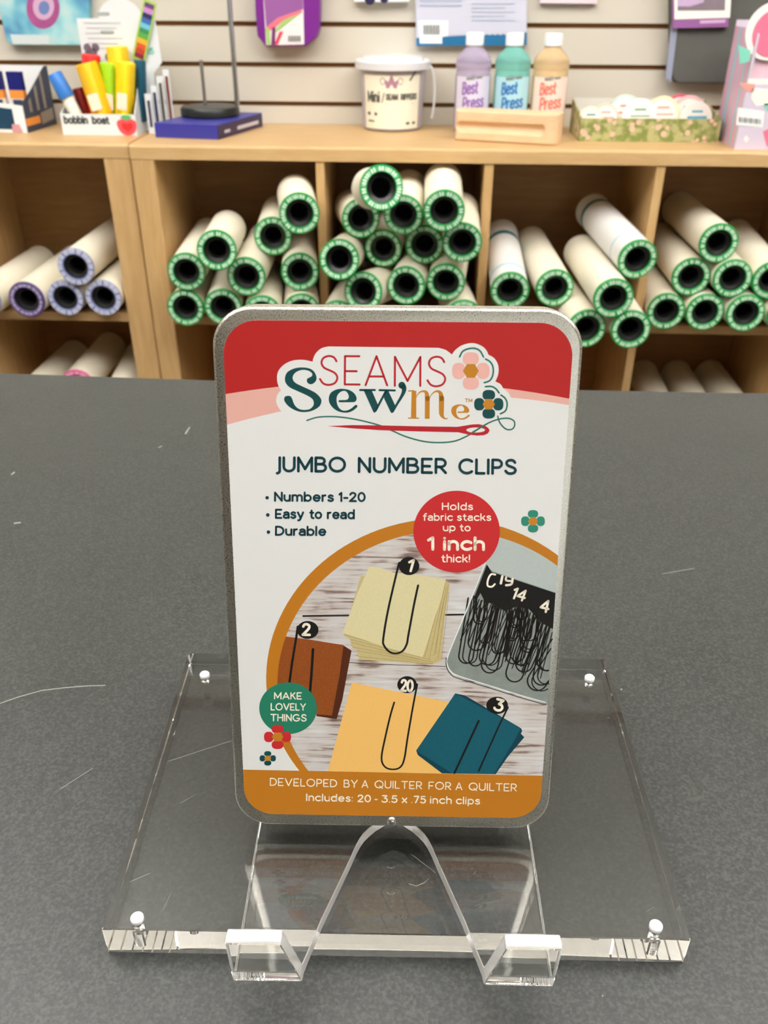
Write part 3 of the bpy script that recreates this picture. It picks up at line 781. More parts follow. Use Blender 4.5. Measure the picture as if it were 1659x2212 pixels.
# needle and thread
th = catmull(S1([(505, 1162), (660, 1115), (850, 1104), (1050, 1117), (1300, 1160), (1580, 1232)]) + S2([(60, 985), (150, 1020), (300, 1085), (500, 1140), (680, 1155), (860, 1140), (1000, 1085), (1100, 1025), (1200, 960), (1300, 910), (1400, 880), (1490, 875), (1552, 905), (1560, 960), (1530, 1000), (1470, 1003), (1415, 960), (1380, 905), (1365, 850)]), 5)
Flat(layer()).stroke(th, 3.2).build('thread_line', P_arc, label)
nd = [(707, 920.3), (760, 918), (820, 918.6), (900, 920.6), (988, 921.8), (1005, 919), (1020, 916.6), (1034, 916), (1047, 919), (1055, 924.5), (1057.6, 929.8), (1054, 936), (1045, 940), (1030, 940.8), (1012, 938.6), (990, 933.6), (900, 931.6), (820, 929), (760, 925)]
lv(5)
Flat(layer()).poly(nd, [ell(1027.5, 928.7, 20.3, 5.6, 24)]).build('needle', P_needle, label)
lv(6)
Flat(layer()).stroke(catmull(S2([(1075, 1035), (1130, 1003), (1200, 960), (1240, 940)]), 4), 3.2).build('thread_over', P_arc, label)
lv(4)
# big logo lettering
sm = Flat(layer())
for ch, x0, x1, yb_, cp_ in (('S', 689, 731, 833.5, 67), ('E', 742.6, 779, 832.5, 65.5), ('A', 787.5, 838.5, 834, 67), ('M', 850.6, 910, 835.5, 67), ('S', 921, 963.8, 836.5, 68.5)):
    sm.text(ch, x0, yb_, x1, yb_ + .3, cp_, 4.5)
sm.build('seams_lettering', P_needle, label)
lv(5)
big = Flat(layer())
Sout = [(440, 370), (540, 385), (610, 430), (648, 510), (640, 570), (600, 610), (560, 622), (520, 605), (503, 570), (515, 535), (560, 513), (584, 490), (580, 458), (540, 425), (470, 407), (400, 415), (330, 450), (293, 510), (300, 560), (340, 605), (430, 650), (550, 705), (640, 755), (700, 815), (722, 870), (700, 940), (640, 990), (560, 1024), (470, 1037), (380, 1028), (290, 990), (220, 940), (175, 880), (165, 840), (180, 805), (225, 793), (265, 805), (290, 850), (310, 910), (350, 965), (410, 998), (480, 1004), (550, 990), (600, 940), (605, 885), (580, 835), (500, 785), (380, 730), (260, 675), (200, 620), (177, 560), (185, 490), (220, 435), (290, 395), (360, 376)]
big.poly(S1(catmull(Sout, 3, True)))
Eout = [(1045, 690), (1130, 705), (1200, 745), (1240, 800), (1246, 850), (1220, 884), (1170, 890), (1080, 890), (990, 890), (978, 873), (990, 858), (1080, 856), (1118, 840), (1130, 800), (1110, 750), (1080, 724), (1040, 722), (990, 750), (955, 800), (948, 870), (965, 940), (1000, 990), (1050, 1015), (1110, 1010), (1170, 980), (1220, 937), (1245, 930), (1260, 947), (1240, 978), (1180, 1022), (1110, 1045), (1030, 1042), (950, 1015), (880, 960), (838, 890), (832, 820), (860, 750), (920, 710), (980, 692)]
big.poly(S1(catmull(Eout, 3, True)))
big.stroke([(778, 842.4), (809.6, 842.4)], 4.6).stroke([(820, 842.6), (852.7, 843.4)], 4.6)
big.poly([(785, 842), (802.5, 842), (817, 875.3), (811.5, 890), (808.8, 891.6), (806.5, 890)])
big.stroke([(811.5, 887), (833, 846)], 4.8)
big.poly([(829, 848), (834.5, 843), (838.5, 843), (853.6, 875.5), (849, 890.8), (846.6, 892.4), (844, 890.6), (829.8, 861)])
big.stroke(catmull([(848.5, 889, 4.5), (858, 872, 5.2), (867, 857, 6.5), (872, 846, 8.5), (872.5, 838, 11), (868, 832, 15.2)], 4), 5)
big.build('sew_lettering', P_teal, label)
lv(4)
me_ = Flat(layer())
me_.poly(S2([(370, 560), (424, 556), (424, 866), (362, 866)])).stroke(S2([(333, 873), (450, 873)]), 2.6).stroke(S2([(335, 560), (395, 556)]), 2.6)
me_.stroke(catmull(S2([(415, 655, 4), (436, 606, 10), (468, 572, 16), (512, 562, 24), (542, 585, 44), (552, 650, 56)]), 4), 4)
me_.poly(S2([(524, 620), (580, 620), (578, 880), (522, 880)]))
me_.stroke(catmull(S2([(572, 655, 4), (596, 606, 10), (630, 572, 16), (672, 562, 26), (704, 588, 46), (716, 650, 60)]), 4), 4)
me_.stroke(catmull(S2([(716, 640, 60), (714, 790, 58), (718, 832, 50), (736, 864, 28), (762, 880, 14), (783, 876, 11)]), 4), 4)
me_.poly([(820 + (828 + (x - 832) * .5) / 5.3516, 740 + (714 + (y - 690) * .494) / 5.3516) for x, y in catmull(Eout, 3, True)])
me_.text('TM', *S2([(985, 690), (1072, 692)])[0], *S2([(985, 690), (1072, 692)])[1], 8.3, 1.7, gap=.3)
me_.build('me_lettering', P_gold, label)
def petals(cx, cy, sx, sy, nm, mm, cm):
    lv(13); f = Flat(layer())
    for dx, dy, rx, ry in ((0, -.66, .44, .36), (0, .66, .44, .36), (-.66, 0, .36, .44), (.66, 0, .36, .44)):
        f.ngon([(cx + sx * (dx + rx * abs(math.cos(a)) ** .8 * (1 if math.cos(a) > 0 else -1)), cy + sy * (dy + ry * abs(math.sin(a)) ** .8 * (1 if math.sin(a) > 0 else -1))) for a in np.linspace(0, 2 * PI, 33)[:-1]])
    f.build(nm, mm, label); lv(14)
    Flat(layer()).ngon([(cx + sx * .43 * math.cos(a), cy + sy * .43 * math.sin(a)) for a in np.linspace(0, 2 * PI, 7)[:-1]]).build('flower_centre', cm, label)
petals(1017, 801, 39.6, 39.6, 'pink_flower', P_lpink, P_gold)
petals(1055.7, 873, 31, 30.3, 'teal_flower', P_teal, P_gold)
petals(1151.2, 1125.5, 25.2, 23.6, 'green_flower', P_lgreen, P_gold)
petals(599.7, 1591.3, 28.7, 25.6, 'red_flower', P_lred, P_gold)
petals(578.5, 1637.6, 17.2, 15.2, 'small_teal_flower', P_teal, P_gold)
af = Flat(layer())
for pts in ([(925, 165), (960, 100), (1035, 68), (1110, 68), (1165, 100), (1200, 165)], [(1225, 190), (1278, 222), (1311, 285), (1308, 375), (1272, 438), (1210, 463)], [(1222, 508), (1290, 506), (1342, 532), (1380, 580)], [(1402, 606), (1450, 642), (1474, 705), (1456, 785), (1395, 822)]):
    af.stroke(catmull(S2(pts), 5), 3.4)
af.build('flower_arcs', P_arc, label)
# headings
lv(13)
h = Flat(layer())
h.text('JUMBO', 592.6, 1020.3, 747.6, 1021, 35, 6.0).text('NUMBER', 772.6, 1021.8, 965.6, 1024, 35.2, 6.0).text('CLIPS', 989.5, 1024.6, 1116.3, 1026, 35.2, 6.0)
h.build('title_lettering', P_navy, label)
bl = Flat(layer())
bl.text('Numbers', 592, 1083.6, 721.5, 1084.2, 22, 4.4).text('1-20', 731, 1084.2, 790, 1084.4, 22, 4.4)
bl.text('Easy', 594, 1120.6, 657, 1120.8, 22, 4.4).text('to', 668, 1121, 696, 1121.2, 22, 4.4).text('read', 706, 1121.4, 766.6, 1121.8, 22, 4.4)
bl.text('Durable', 594, 1157.2, 705, 1158, 22, 4.4)
for x, y in ((577.2, 1075), (578.6, 1112), (580, 1149)): bl.ngon(ell(x, y, 3.9, 3.8, 16))
bl.build('bullet_lettering', P_navy, label)
bt_ = Flat(layer())
bt_.text('Holds', 954.5, 1101.8, 1021.8, 1102, 16.5, 2.6).text('fabric', 913.5, 1124.8, 978, 1125, 16.5, 2.6).text('stacks', 987, 1125, 1061, 1125.2, 16.5, 2.6)
bt_.text('up', 956.6, 1147.4, 984, 1147.5, 16.5, 2.6).text('to', 993, 1147.6, 1016.5, 1147.7, 16.5, 2.6)
bt_.text('1', 922.5, 1189.2, 939, 1189.2, 31, 6.4).text('inch', 957, 1189.6, 1047.5, 1190, 31, 6.4).text('thick!', 953, 1214.6, 1015.5, 1215, 17.5, 2.8)
bt_.build('badge_lettering', P_cream, label)
mk = Flat(layer())
mk.text('MAKE', 592, 1510.2, 652.4, 1510.8, 15.8, 2.5).text('LOVELY', 584.7, 1534.2, 660.8, 1534.8, 16, 2.5).text('THINGS', 584.2, 1557.6, 662.4, 1558.4, 16.2, 2.5)
mk.build('motto_lettering', P_cream, label)
ft = Flat(layer())
for wrd, a, b_ in (('DEVELOPED', 38, 468), ('BY', 510, 600), ('A', 625, 668), ('QUILTER', 708, 1012), ('FOR', 1053, 1198), ('A', 1226, 1270), ('QUILTER', 1310, 1618)):
    f_ = lambda x: 1696.8 + (x - 38) / 1580 * 12.6
    ft.text(wrd, 570 + a / 2.9625, f_(a), 570 + b_ / 2.9625, f_(b_), 17.2, 2.15)
for wrd, a, b_ in (('Includes:', 270, 570), ('20', 598, 685), ('-', 708, 728), ('3.5', 752, 855), ('x', 882, 917), ('.75', 943, 1037), ('inch', 1063, 1202), ('clips', 1228, 1383)):
    f_ = lambda x: 1730.0 + (x - 270) / 1113 * 7.8
    ft.text(wrd, 570 + a / 2.9625, f_(a), 570 + b_ / 2.9625, f_(b_), 16.6, 2.7)
ft.build('foot_lettering', P_cream, label)

# ================================================================== rolls in the cubbies
RR, RLEN0 = .0375, .27
def rim_mat(name, base, ink, ticks, lo=.0285, hi=.034):
    m = bpy.data.materials.new(name); m.use_nodes = True
    nt = m.node_tree; b = nt.nodes['Principled BSDF']; b.inputs['Roughness'].default_value = .3
    tc = nt.nodes.new('ShaderNodeTexCoord'); sx = nt.nodes.new('ShaderNodeSeparateXYZ')
    nt.links.new(tc.outputs['Object'], sx.inputs[0])
    def math_(op, a, b2=None, v=None):
        n = nt.nodes.new('ShaderNodeMath'); n.operation = op
        nt.links.new(a, n.inputs[0])
        if b2 is not None: nt.links.new(b2, n.inputs[1])
        if v is not None: n.inputs[1].default_value = v
        return n.outputs[0]
    ang = math_('ARCTAN2', sx.outputs['X'], sx.outputs['Z'])
    r2 = math_('SQRT', math_('ADD', math_('MULTIPLY', sx.outputs['X'], sx.outputs['X']), math_('MULTIPLY', sx.outputs['Z'], sx.outputs['Z'])))
    w1 = math_('GREATER_THAN', math_('SINE', math_('MULTIPLY', ang, v=ticks)), v=-.3)
    w2 = math_('GREATER_THAN', math_('SINE', math_('MULTIPLY', ang, v=ticks * .37)), v=-.85)
    inr = math_('MULTIPLY', math_('GREATER_THAN', r2, v=lo), math_('LESS_THAN', r2, v=hi))
    f = math_('MULTIPLY', math_('MULTIPLY', w1, w2), inr)
    mx = nt.nodes.new('ShaderNodeMix'); mx.data_type = 'RGBA'; mx.inputs[6].default_value = base; mx.inputs[7].default_value = ink
    nt.links.new(f, mx.inputs[0]); nt.links.new(mx.outputs[2], b.inputs['Base Color'])
    return m
M_rim_g = rim_mat('green_rim', rgb(14, 150, 66), rgb(235, 255, 236), 40, .0272, .0343)
M_rim_b = rim_mat('blue_rim', rgb(120, 128, 176), rgb(226, 228, 238), 44, .0275, .037)
M_rim_p = rim_mat('purple_rim', rgb(84, 62, 120), rgb(205, 198, 222), 52, .0275, .033)
M_rim_k = rim_mat('pink_rim', rgb(224, 92, 150), rgb(250, 214, 228), 44)
M_rim_w = rim_mat('white_rim', rgb(210, 208, 200), rgb(235, 232, 226), 30)
M_fab = mat('rolled_interfacing', rgb(238, 231, 210), .8, noise=.03, nscale=30)
M_fabw = mat('rolled_white_sheet', rgb(236, 235, 232), .55, noise=.02, nscale=30)
M_core = mat('black_core', rgb(24, 26, 25), .35)
M_hole = mat('core_hole', rgb(6, 6, 6), .9)
M_tealband = mat('teal_band', rgb(24, 112, 116), .5); M_cyan = mat('pale_blue_band', rgb(160, 208, 226), .5); M_grey_ink = mat('grey_ink', rgb(150, 152, 158), .6)
RX = Matrix.Rotation(-PI / 2, 4, 'X')      # lathe axis z -> +y
def lathe_y(prof, seg, name, m, parent, smooth=True):
    return obj(name, MB().lathe(prof, seg, False, False), m, parent, smooth=smooth, M=RX)
PROTO = {}
def roll_parts(t, kind, band, RLEN=.30):
    key = (kind, band, RLEN)
    if key not in PROTO:
        rim = {'g': M_rim_g, 'b': M_rim_b, 'p': M_rim_p, 'k': M_rim_k, 'w': M_rim_w}[kind]
        fab = M_fabw if band else M_fab
        P = []
        P.append(lathe_y([(.0258, .004), (RR - .0010, .004), (RR - .0010, RLEN - .003), (.0258, RLEN - .003), (.0258, .004)], 40, 'fabric_roll', fab, t))
        P.append(lathe_y([(.0252, .0062), (.0252, .0012), (.0262, 0), (RR - .0012, 0), (RR, .0012), (RR, .0062)], 44, 'end_rim', rim, t))
        P.append(lathe_y([(.0252, .004), (.0245, .008), (.0175, .011), (.0165, .014), (.0165, .06), (.0257, .06), (.0257, RLEN - .004)], 32, 'core', M_core, t))
        P.append(obj('core_hole', MB().lathe([(.0163, .052), (.0163, .056)], 20), M_hole, t, M=RX))
        P.append(lathe_y([(.0252, RLEN - .004), (RR - .001, RLEN - .004), (RR, RLEN - .002), (RR - .001, RLEN), (.0252, RLEN)], 36, 'rear_rim', M_rim_w, t))
        if band:
            for y0, y1, mm in (((.052, .056, M_cyan), (.250, .262, M_tealband)) if band == 2 else ((.045, .052, M_cyan), (.215, .232, M_tealband))):
                P.append(lathe_y([(RR - .0011, y0), (RR - .0007, y0), (RR - .0007, y1), (RR - .0011, y1)], 40, 'printed_band', mm, t))
            sc_ = MB()
            for k in range(5):
                a0 = 1.1 + .11 * k; rr = RR - .0006
                for yy in (.18, .186):
                    sc_.add([(rr * math.cos(a0), yy, rr * math.sin(a0)), (rr * math.cos(a0 + .07), yy, rr * math.sin(a0 + .07)), (rr * math.cos(a0 + .07), yy + .004, rr * math.sin(a0 + .07)), (rr * math.cos(a0), yy + .004, rr * math.sin(a0))], [(0, 1, 2, 3)])
            q = obj('printed_lettering', sc_, M_grey_ink, t); q['kind'] = 'stuff'; P.append(q)
        PROTO[key] = P
    else:
        for p in PROTO[key]:
            c = p.copy(); COL.objects.link(c); c.parent = t
def proj_x(p):
    d = np.asarray(p) - CAM
    return 829.5 + F_PX * (d @ _r2) / (d @ _fw)
def place_roll(px, py, a, zc, kind, label, group, band=0, dz=0.0):
    """front ring centre on the view line at height zc; the roll runs back at yaw a, rising dz"""
    fr = on_z(px, py, zc)
    t = thing('interfacing_roll', label, 'roll', tuple(fr), group=group)
    t.rotation_euler = (Matrix.Rotation(-a, 4, 'Z') @ Matrix.Rotation(math.asin(dz / .30), 4, 'X') @ Matrix.Rotation((px * 7.3) % 6.28, 4, 'Y')).to_euler()
    short = {589.7: .19, 647: .17, 468: .22, 824.3: .17, 779.6: .17, 871.2: .18, 959.4: .19, 998.4: .19, 732.7: .24, 827.7: .22}
    roll_parts(t, kind, band, short.get(px, .30))
    return t
g1, g2, g3, g4, g5 = 'blue rimmed rolls in the leftmost cubby', 'green rimmed rolls in the first green cubby', 'green rimmed rolls in the second green cubby', 'green rimmed rolls in the third green cubby', 'green rimmed rolls in the fourth green cubby'
CG = 'green rimmed roll '
for a in [
 (163, 577, 0.0069, 0.6695, 'b', 'blue rimmed cream roll on top of the blue rimmed pile in the leftmost cubby', g1, 0, 0.0001),
 (141, 644, 0.0008, 0.5999, 'b', 'blue rimmed cream roll between the purple rimmed one and the one against the double upright', g1, 0, -0.0000),
 (223, 644, -0.0236, 0.6023, 'b', 'blue rimmed cream roll lying against the double upright', g1, 0, 0.0003),
 (57, 648, -0.0020, 0.6005, 'p', 'cream roll with a dark purple rim on the leftmost shelf', g1, 0, 0.0000),
 (-38, 650, 0.0276, 0.6005, 'b', 'cream roll at the left photo edge whose rim is outside the picture', g1, 0, 0.0000),
 (402.5, 587.7, -0.0678, 0.6789, 'g', CG + 'directly above the corner one at the left of the first green cubby', g2, 0, 0.0001),
 (400.7, 665.5, -0.0305, 0.6045, 'g', CG + 'in the bottom left corner of the first green cubby', g2, 0, -0.0048),
 (468, 541, -0.1061, 0.7371, 'g', CG + 'topmost in the left half of the first green cubby', g2, 0, -0.0167),
 (532, 598, -0.0438, 0.6783, 'g', CG + 'in the centre of the pile in the first green cubby', g2, 0, -0.0036),
 (589.7, 511, -0.0887, 0.7368, 'g', CG + 'second highest in the first green cubby, below left of the highest', g2, 0, 0.0045),
 (647, 461.7, -0.1756, 0.8036, 'g', CG + 'highest in the first green cubby', g2, 0, 0.0030),
 (648, 587.7, -0.1332, 0.6765, 'g', CG + 'at mid height against the right divider of the first green cubby', g2, 0, -0.0001),
 (482, 664.5, -0.0770, 0.6125, 'g', CG + 'just left of the top left tin corner', g2, 0, 0.0220),
 (567, 679, -0.1194, 0.6061, 'g', CG + 'half hidden behind the top left tin edge, first green cubby', g2, 0, -0.0064),
 (651.5, 674, -0.1262, 0.5998, 'g', CG + 'lowest at the right divider of the first green cubby, half hidden', g2, 0, 0.0013),
 (824.3, 405.6, -0.1675, 0.8706, 'g', CG + 'highest of all in the second green cubby', g3, 0, -0.0594),
 (779.6, 472, -0.1908, 0.7732, 'g', CG + 'below left of the highest roll in the second green cubby', g3, 0, -0.0274),
 (871.2, 465, 0.0377, 0.7943, 'g', CG + 'below right of the highest roll, partly covered, second green cubby', g3, 0, 0.0235),
 (959.4, 456, -0.0030, 0.8172, 'g', CG + 'topmost at the right side of the second green cubby', g3, 0, 0.0231),
 (732.7, 561, 0.0001, 0.7267, 'g', CG + 'against the left divider at mid height of the second green cubby', g3, 0, -0.0532),
 (827.7, 537, 0.0734, 0.7123, 'g', CG + 'third row second from the left, second green cubby', g3, 0, 0.0111),
 (917, 529, 0.0251, 0.7330, 'g', CG + 'third row second from the right, second green cubby', g3, 0, 0.0115),
 (998.4, 524.7, 0.0062, 0.7523, 'g', CG + 'third row against the right divider of the second green cubby', g3, 0, 0.0282),
 (784, 630, 0.1954, 0.6596, 'g', CG + 'left of the three just above the tin, second green cubby', g3, 0, -0.0578),
 (877, 617.5, 0.1284, 0.6643, 'g', CG + 'middle of the three just above the tin, second green cubby', g3, 0, -0.0062),
 (962.9, 610.6, 0.0952, 0.6708, 'g', CG + 'right of the three just above the tin, second green cubby', g3, 0, 0.0281),
 (730, 690, 0.0794, 0.5997, 'g', CG + 'peeking over the tin at the left divider, second green cubby', g3, 0, 0.0000),
 (1000.6, 688, -0.0961, 0.6012, 'g', CG + 'peeking over the tin at the right divider, second green cubby', g3, 0, -0.0014),
 (1101.6, 628.5, 0.0009, 0.6569, 'g', 'white roll with teal and pale blue bands against the left divider, third green cubby', g4, 1, 0.0328),
 (1198.6, 623, -0.0675, 0.6553, 'g', CG + 'beside the upright banded white roll in the third green cubby', g4, 0, 0.0124),
 (1377.7, 561, -0.1418, 0.7228, 'g', 'banded white roll lying highest and slanting in the third green cubby', g4, 2, 0.0242),
 (1325.4, 645, -0.0620, 0.6660, 'g', CG + 'under the slanting banded white roll in the third green cubby', g4, 0, 0.0073),
 (1267.6, 710.6, -0.0964, 0.5999, 'g', CG + 'partly behind the top right tin corner', g4, 0, -0.0002),
 (1362.8, 712.5, -0.0114, 0.6041, 'g', CG + 'lowest at the right of the third green cubby, right of the tin', g4, 0, -0.0007),
 (1553, 526, -0.0201, 0.7383, 'g', CG + 'on top of the pile in the fourth green cubby', g5, 0, 0.0002),
 (1493, 598.7, 0.0136, 0.6685, 'g', CG + 'leftmost in the middle row of the fourth green cubby', g5, 0, 0.0000),
 (1583, 602, 0.0197, 0.6732, 'g', CG + 'second in the middle row of the fourth green cubby', g5, 0, -0.0001),
 (1668, 606, 0.0461, 0.6723, 'g', CG + 'cut by the photo edge in the middle row, fourth green cubby', g5, 0, 0.0127),
 (1439, 673, 0.0189, 0.6018, 'g', CG + 'first from the left on the shelf of the fourth green cubby', g5, 0, 0.0000),
 (1523, 675, 0.0128, 0.6024, 'g', CG + 'second from the left on the shelf of the fourth green cubby', g5, 0, -0.0008),
 (1611, 677, 0.0098, 0.6068, 'g', CG + 'third from the left on the shelf of the fourth green cubby', g5, 0, -0.0071),
 (1699, 682, 0.0002, 0.6069, 'g', CG + 'barely in view at the right photo edge on the shelf', g5, 0, 0.0062)]:
    place_roll(*a)
g6, g7 = 'rolls on the lower left shelf', 'rolls on the lower right shelf'
LZ = .249
for px, py, fx, kind, label, gr in [
 (168, 833, 246, 'k', 'cream roll with a pink rim just above the back edge of the counter', g6),
 (76, 850, 170, 'w', 'shaded roll behind and left of the pink rimmed one', g6),
 (262, 852, 308, 'w', 'shaded roll at the right of the pink rimmed one against the double upright', g6),
 (1430, 900, 1384, 'w', 'shaded cream roll on the lower right shelf beside its left divider', g7),
 (1514, 900, 1455, 'w', 'shaded cream roll, middle one on the lower right shelf', g7),
 (1598, 900, 1526, 'w', 'shaded cream roll, rightmost on the lower right shelf', g7)]:
    fr = on_y(px, py, 1.79 if gr == g6 else 1.80); lo, hi = -.8, .8
    for _ in range(30):
        a = (lo + hi) / 2; p = fr + RLEN0 * np.array([math.sin(a), math.cos(a), 0])
        lo, hi = (a, hi) if proj_x(p) < fx else (lo, a)
    t = thing('interfacing_roll', label, 'roll', tuple(fr), (0, 0, -a), group=gr)
    roll_parts(t, kind, 0, .25)



# ================================================================== goods on the cabinet top and on the wall
def tz(px, py): p = on_z(px, py, TOP_Z); return Vector((p[0], p[1], TOP_Z))
def hgt(px, py, Y): return on_y(px, py, Y)[2] - TOP_Z
def face_box(name, label, cat, pl_, pr_, depth, group=None):
    """thing whose front edge runs between two points on the cabinet top; local x along it, y back"""
    a, b_ = tz(*pl_), tz(*pr_); d = b_ - a; yaw = math.atan2(d.y, d.x)
    t = thing(name, label, cat, (a.x, a.y, TOP_Z + .0002), (0, 0, yaw), group)
    return t, d.length
def wall_fn(Y): return lambda px, py: tuple(on_y(px, py, Y))
WS = WALL_Y - .0004
def wall_thing(name, label, cat, px, py, Y):
    p = on_y(px, py, Y)
    return thing(name, label, cat, (p[0], WS, p[2]))
def slab_on_wall(t, name, pts, Y0, Y1, m, bevel=.0):
    """prism between depth Y0 (front) and Y1 drawn through photo points on plane Y0"""
    q = [on_y(px, py, Y0) for px, py in pts]
    return obj(name, MB().prism([(p[0], p[2]) for p in q], 'y', Y0, Y1), m, t, bevel=bevel, M=Matrix.Translation(-t.location))
def print_on(t, name, Y, fnc, m, k=0):
    fl = Flat(lambda px, py: tuple(Vector(on_y(px, py, Y - .0004 - .0003 * k)) - t.location)); fnc(fl); return obj(name, fl.mb, m, t, fix=False)
M_cardw = mat('white_card', rgb(236, 238, 238), .5); M_ink = mat('dark_ink', rgb(60, 62, 60), .6)

# --- clear lidded tub
tb = tz(845, 286); yc_ = tb.y + .064
t = thing('plastic_tub', 'translucent lidded plastic tub with a cream label for small seam rippers', 'tub', (tb.x, yc_, TOP_Z + .0002))
hb = hgt(845, 143, yc_)
M_tubp = mat('frosted_plastic', rgb(236, 232, 240), .25, trans=.55, spec=.6)
M_lidp = mat('frosted_lid', rgb(246, 247, 251), .3, trans=.2, spec=.7)
obj('tub_body', MB().lathe([(.058, 0), (.063, .003), (.069, hb)], 48), M_tubp, t, smooth=True)
obj('contents', MB().lathe([(.055, .003), (.058, .006), (.064, hb - .006)], 40), mat('lilac_contents', rgb(206, 182, 200), .7, noise=.2, nscale=60), t, smooth=True)
obj('tub_lid', MB().lathe([(.0735, hb - .004), (.0785, hb - .003), (.0795, hb + .010), (.0765, hb + .013), (.0755, hb + .010), (.066, hb + .011), (.062, hb + .018), (.05, hb + .0195)], 48), M_lidp, t, smooth=True)
hp = [(.0735 * math.cos(a) * .98, -.0735 * math.sin(a) * .3 - .0, hb - .005 - .07 * math.sin(a)) for a in np.linspace(0, PI, 3)]
hd = [(.0765 + .012 * math.sin(s), -.01, hb + .002 - .055 * (1 - math.cos(s)) / 1.0) for s in np.linspace(0, PI * .8, 12)]
obj('handle', MB().tube(hd, .0022, 8), M_lidp, t, smooth=True)
lab = Flat(lambda a, z_: ((lambda r: (r * math.sin(a), -r * math.cos(a), z_))(.0635 + .0055 * z_ / hb + .0004)))
def cyl_quad(fl, a0, a1, z0, z1, n=14):
    for i in range(n):
        b0, b1 = a0 + (a1 - a0) * i / n, a0 + (a1 - a0) * (i + 1) / n
        fl.mb.add([fl.fn(b0, z0), fl.fn(b1, z0), fl.fn(b1, z1), fl.fn(b0, z1)], [(0, 1, 2, 3)])
cyl_quad(lab, -.98, .98, .006, hb - .012)
lb = lab.build('tub_label', mat('cream_label', rgb(242, 236, 214), .55), t)
def cyl_print(rad, slope, off): return Flat(lambda x, z_: ((lambda r, a: (r * math.sin(a), -r * math.cos(a), z_))(rad + slope * z_ + off, x / rad)))
f = cyl_print(.0635, .0055 / hb, .0009)
f.text('Mini', -.053, .056, -.023, .056, .021, .0036, gap=.3, up=1).stroke([(-.019, .056), (-.014, .074)], .0018)
f.text('SEAM', -.011, .061, .013, .061, .012, .0024, up=1).text('RIPPERS', .018, .061, .055, .061, .012, .0024, up=1)
f.stroke([(-.011, .054), (.045, .054)], .0016)
f.stroke([(-.052, .034), (-.032, .034)], .006).stroke([(.033, .0165), (.052, .0165)], .005).stroke([(-.052, .020), (-.038, .020)], .003).stroke([(.037, .098), (.048, .112)], .004)
lbp = f.build('tub_lettering', mat('label_ink', rgb(84, 86, 80), .6), lb); lbp['kind'] = 'stuff'
f = cyl_print(.0635, .0055 / hb, .0009)
f.poly([(-.010, .083), (.010, .083), (.014, .100), (.006, .095), (.0, .110), (-.006, .095), (-.014, .100)])
f.stroke(ell(-.017, .096, .0045, .006, 16), .0015).stroke(ell(.017, .096, .0045, .006, 16), .0015)
f.build('tub_crown', mat('lilac_ink', rgb(176, 130, 150), .6), lb)

# --- three starch bottles
def bottle(px, label, liq, lab_c, ink_c, z_liq, name='starch_bottle'):
    b0 = on_y(px, 280, 1.955)
    t = thing(name, label, 'bottle', (b0[0], 1.955, TOP_Z + .0002), group='spray starch bottles')
    Hh = hgt(1100, 71, 1.955); r = .0355
    k = Hh / .19
    prof = [(.030, 0), (.0345, .003), (r, .010), (r, .112 * k), (r - .0015, .115 * k), (r - .001, .119 * k), (r - .002, .122 * k), (r + .0005, .128 * k), (r, .140 * k), (.031, .149 * k), (.022, .158 * k), (.0155, .165 * k), (.0135, .168 * k)]
    obj('bottle_body', MB().lathe(prof, 44), mat('clear_pet_' + label.split()[0], liq, .04, trans=.55, ior=1.2), t, smooth=True)
    obj('cap', MB().lathe([(.0165, .1665 * k), (.0178, .168 * k), (.0178, .187 * k), (.0165, Hh)], 36), mat('white_cap', rgb(244, 246, 246), .35), t, smooth=True)
    lf = Flat(lambda a, z_: ((r + .0005) * math.sin(a), -(r + .0005) * math.cos(a), z_))
    cyl_quad(lf, -1.15, 1.15, .012, .112 * k)
    lo_ = lf.build('bottle_label', mat('label_' + label.split()[0], lab_c, .4), t)
    f = cyl_print(r, 0, .0009)
    f.text('Best', -.023, .074, .010, .078, .024, .0036, up=1, slant=.3).text('Press', -.021, .047, .024, .053, .024, .0036, up=1, slant=.3)
    f.build('lettering', mat('ink_' + label.split()[0], ink_c, .5), lo_)
    f = cyl_print(r, 0, .0009)
    f.text("MARY", -.014, .101, .004, .103, .007, .0014, up=1).stroke([(.006, .1065), (.016, .1075)], .004).stroke([(-.033, .035), (.007, .041), (.035, .047)], .0016)
    f.build('small_lettering', mat('grey_label_ink', rgb(120, 124, 116), .6), lo_)
    return t
bottle(1016, 'lilac starch bottle with white cap behind the wooden block', rgb(212, 198, 226), rgb(216, 212, 232), rgb(150, 108, 180), .14)
bottle(1098, 'teal starch bottle with white cap, middle of the three bottles', rgb(150, 226, 214), rgb(178, 222, 232), rgb(48, 120, 190), .14)
bottle(1178, 'peach starch bottle with white cap, rightmost of the three bottles', rgb(252, 222, 176), rgb(246, 222, 208), rgb(236, 128, 108), .14)

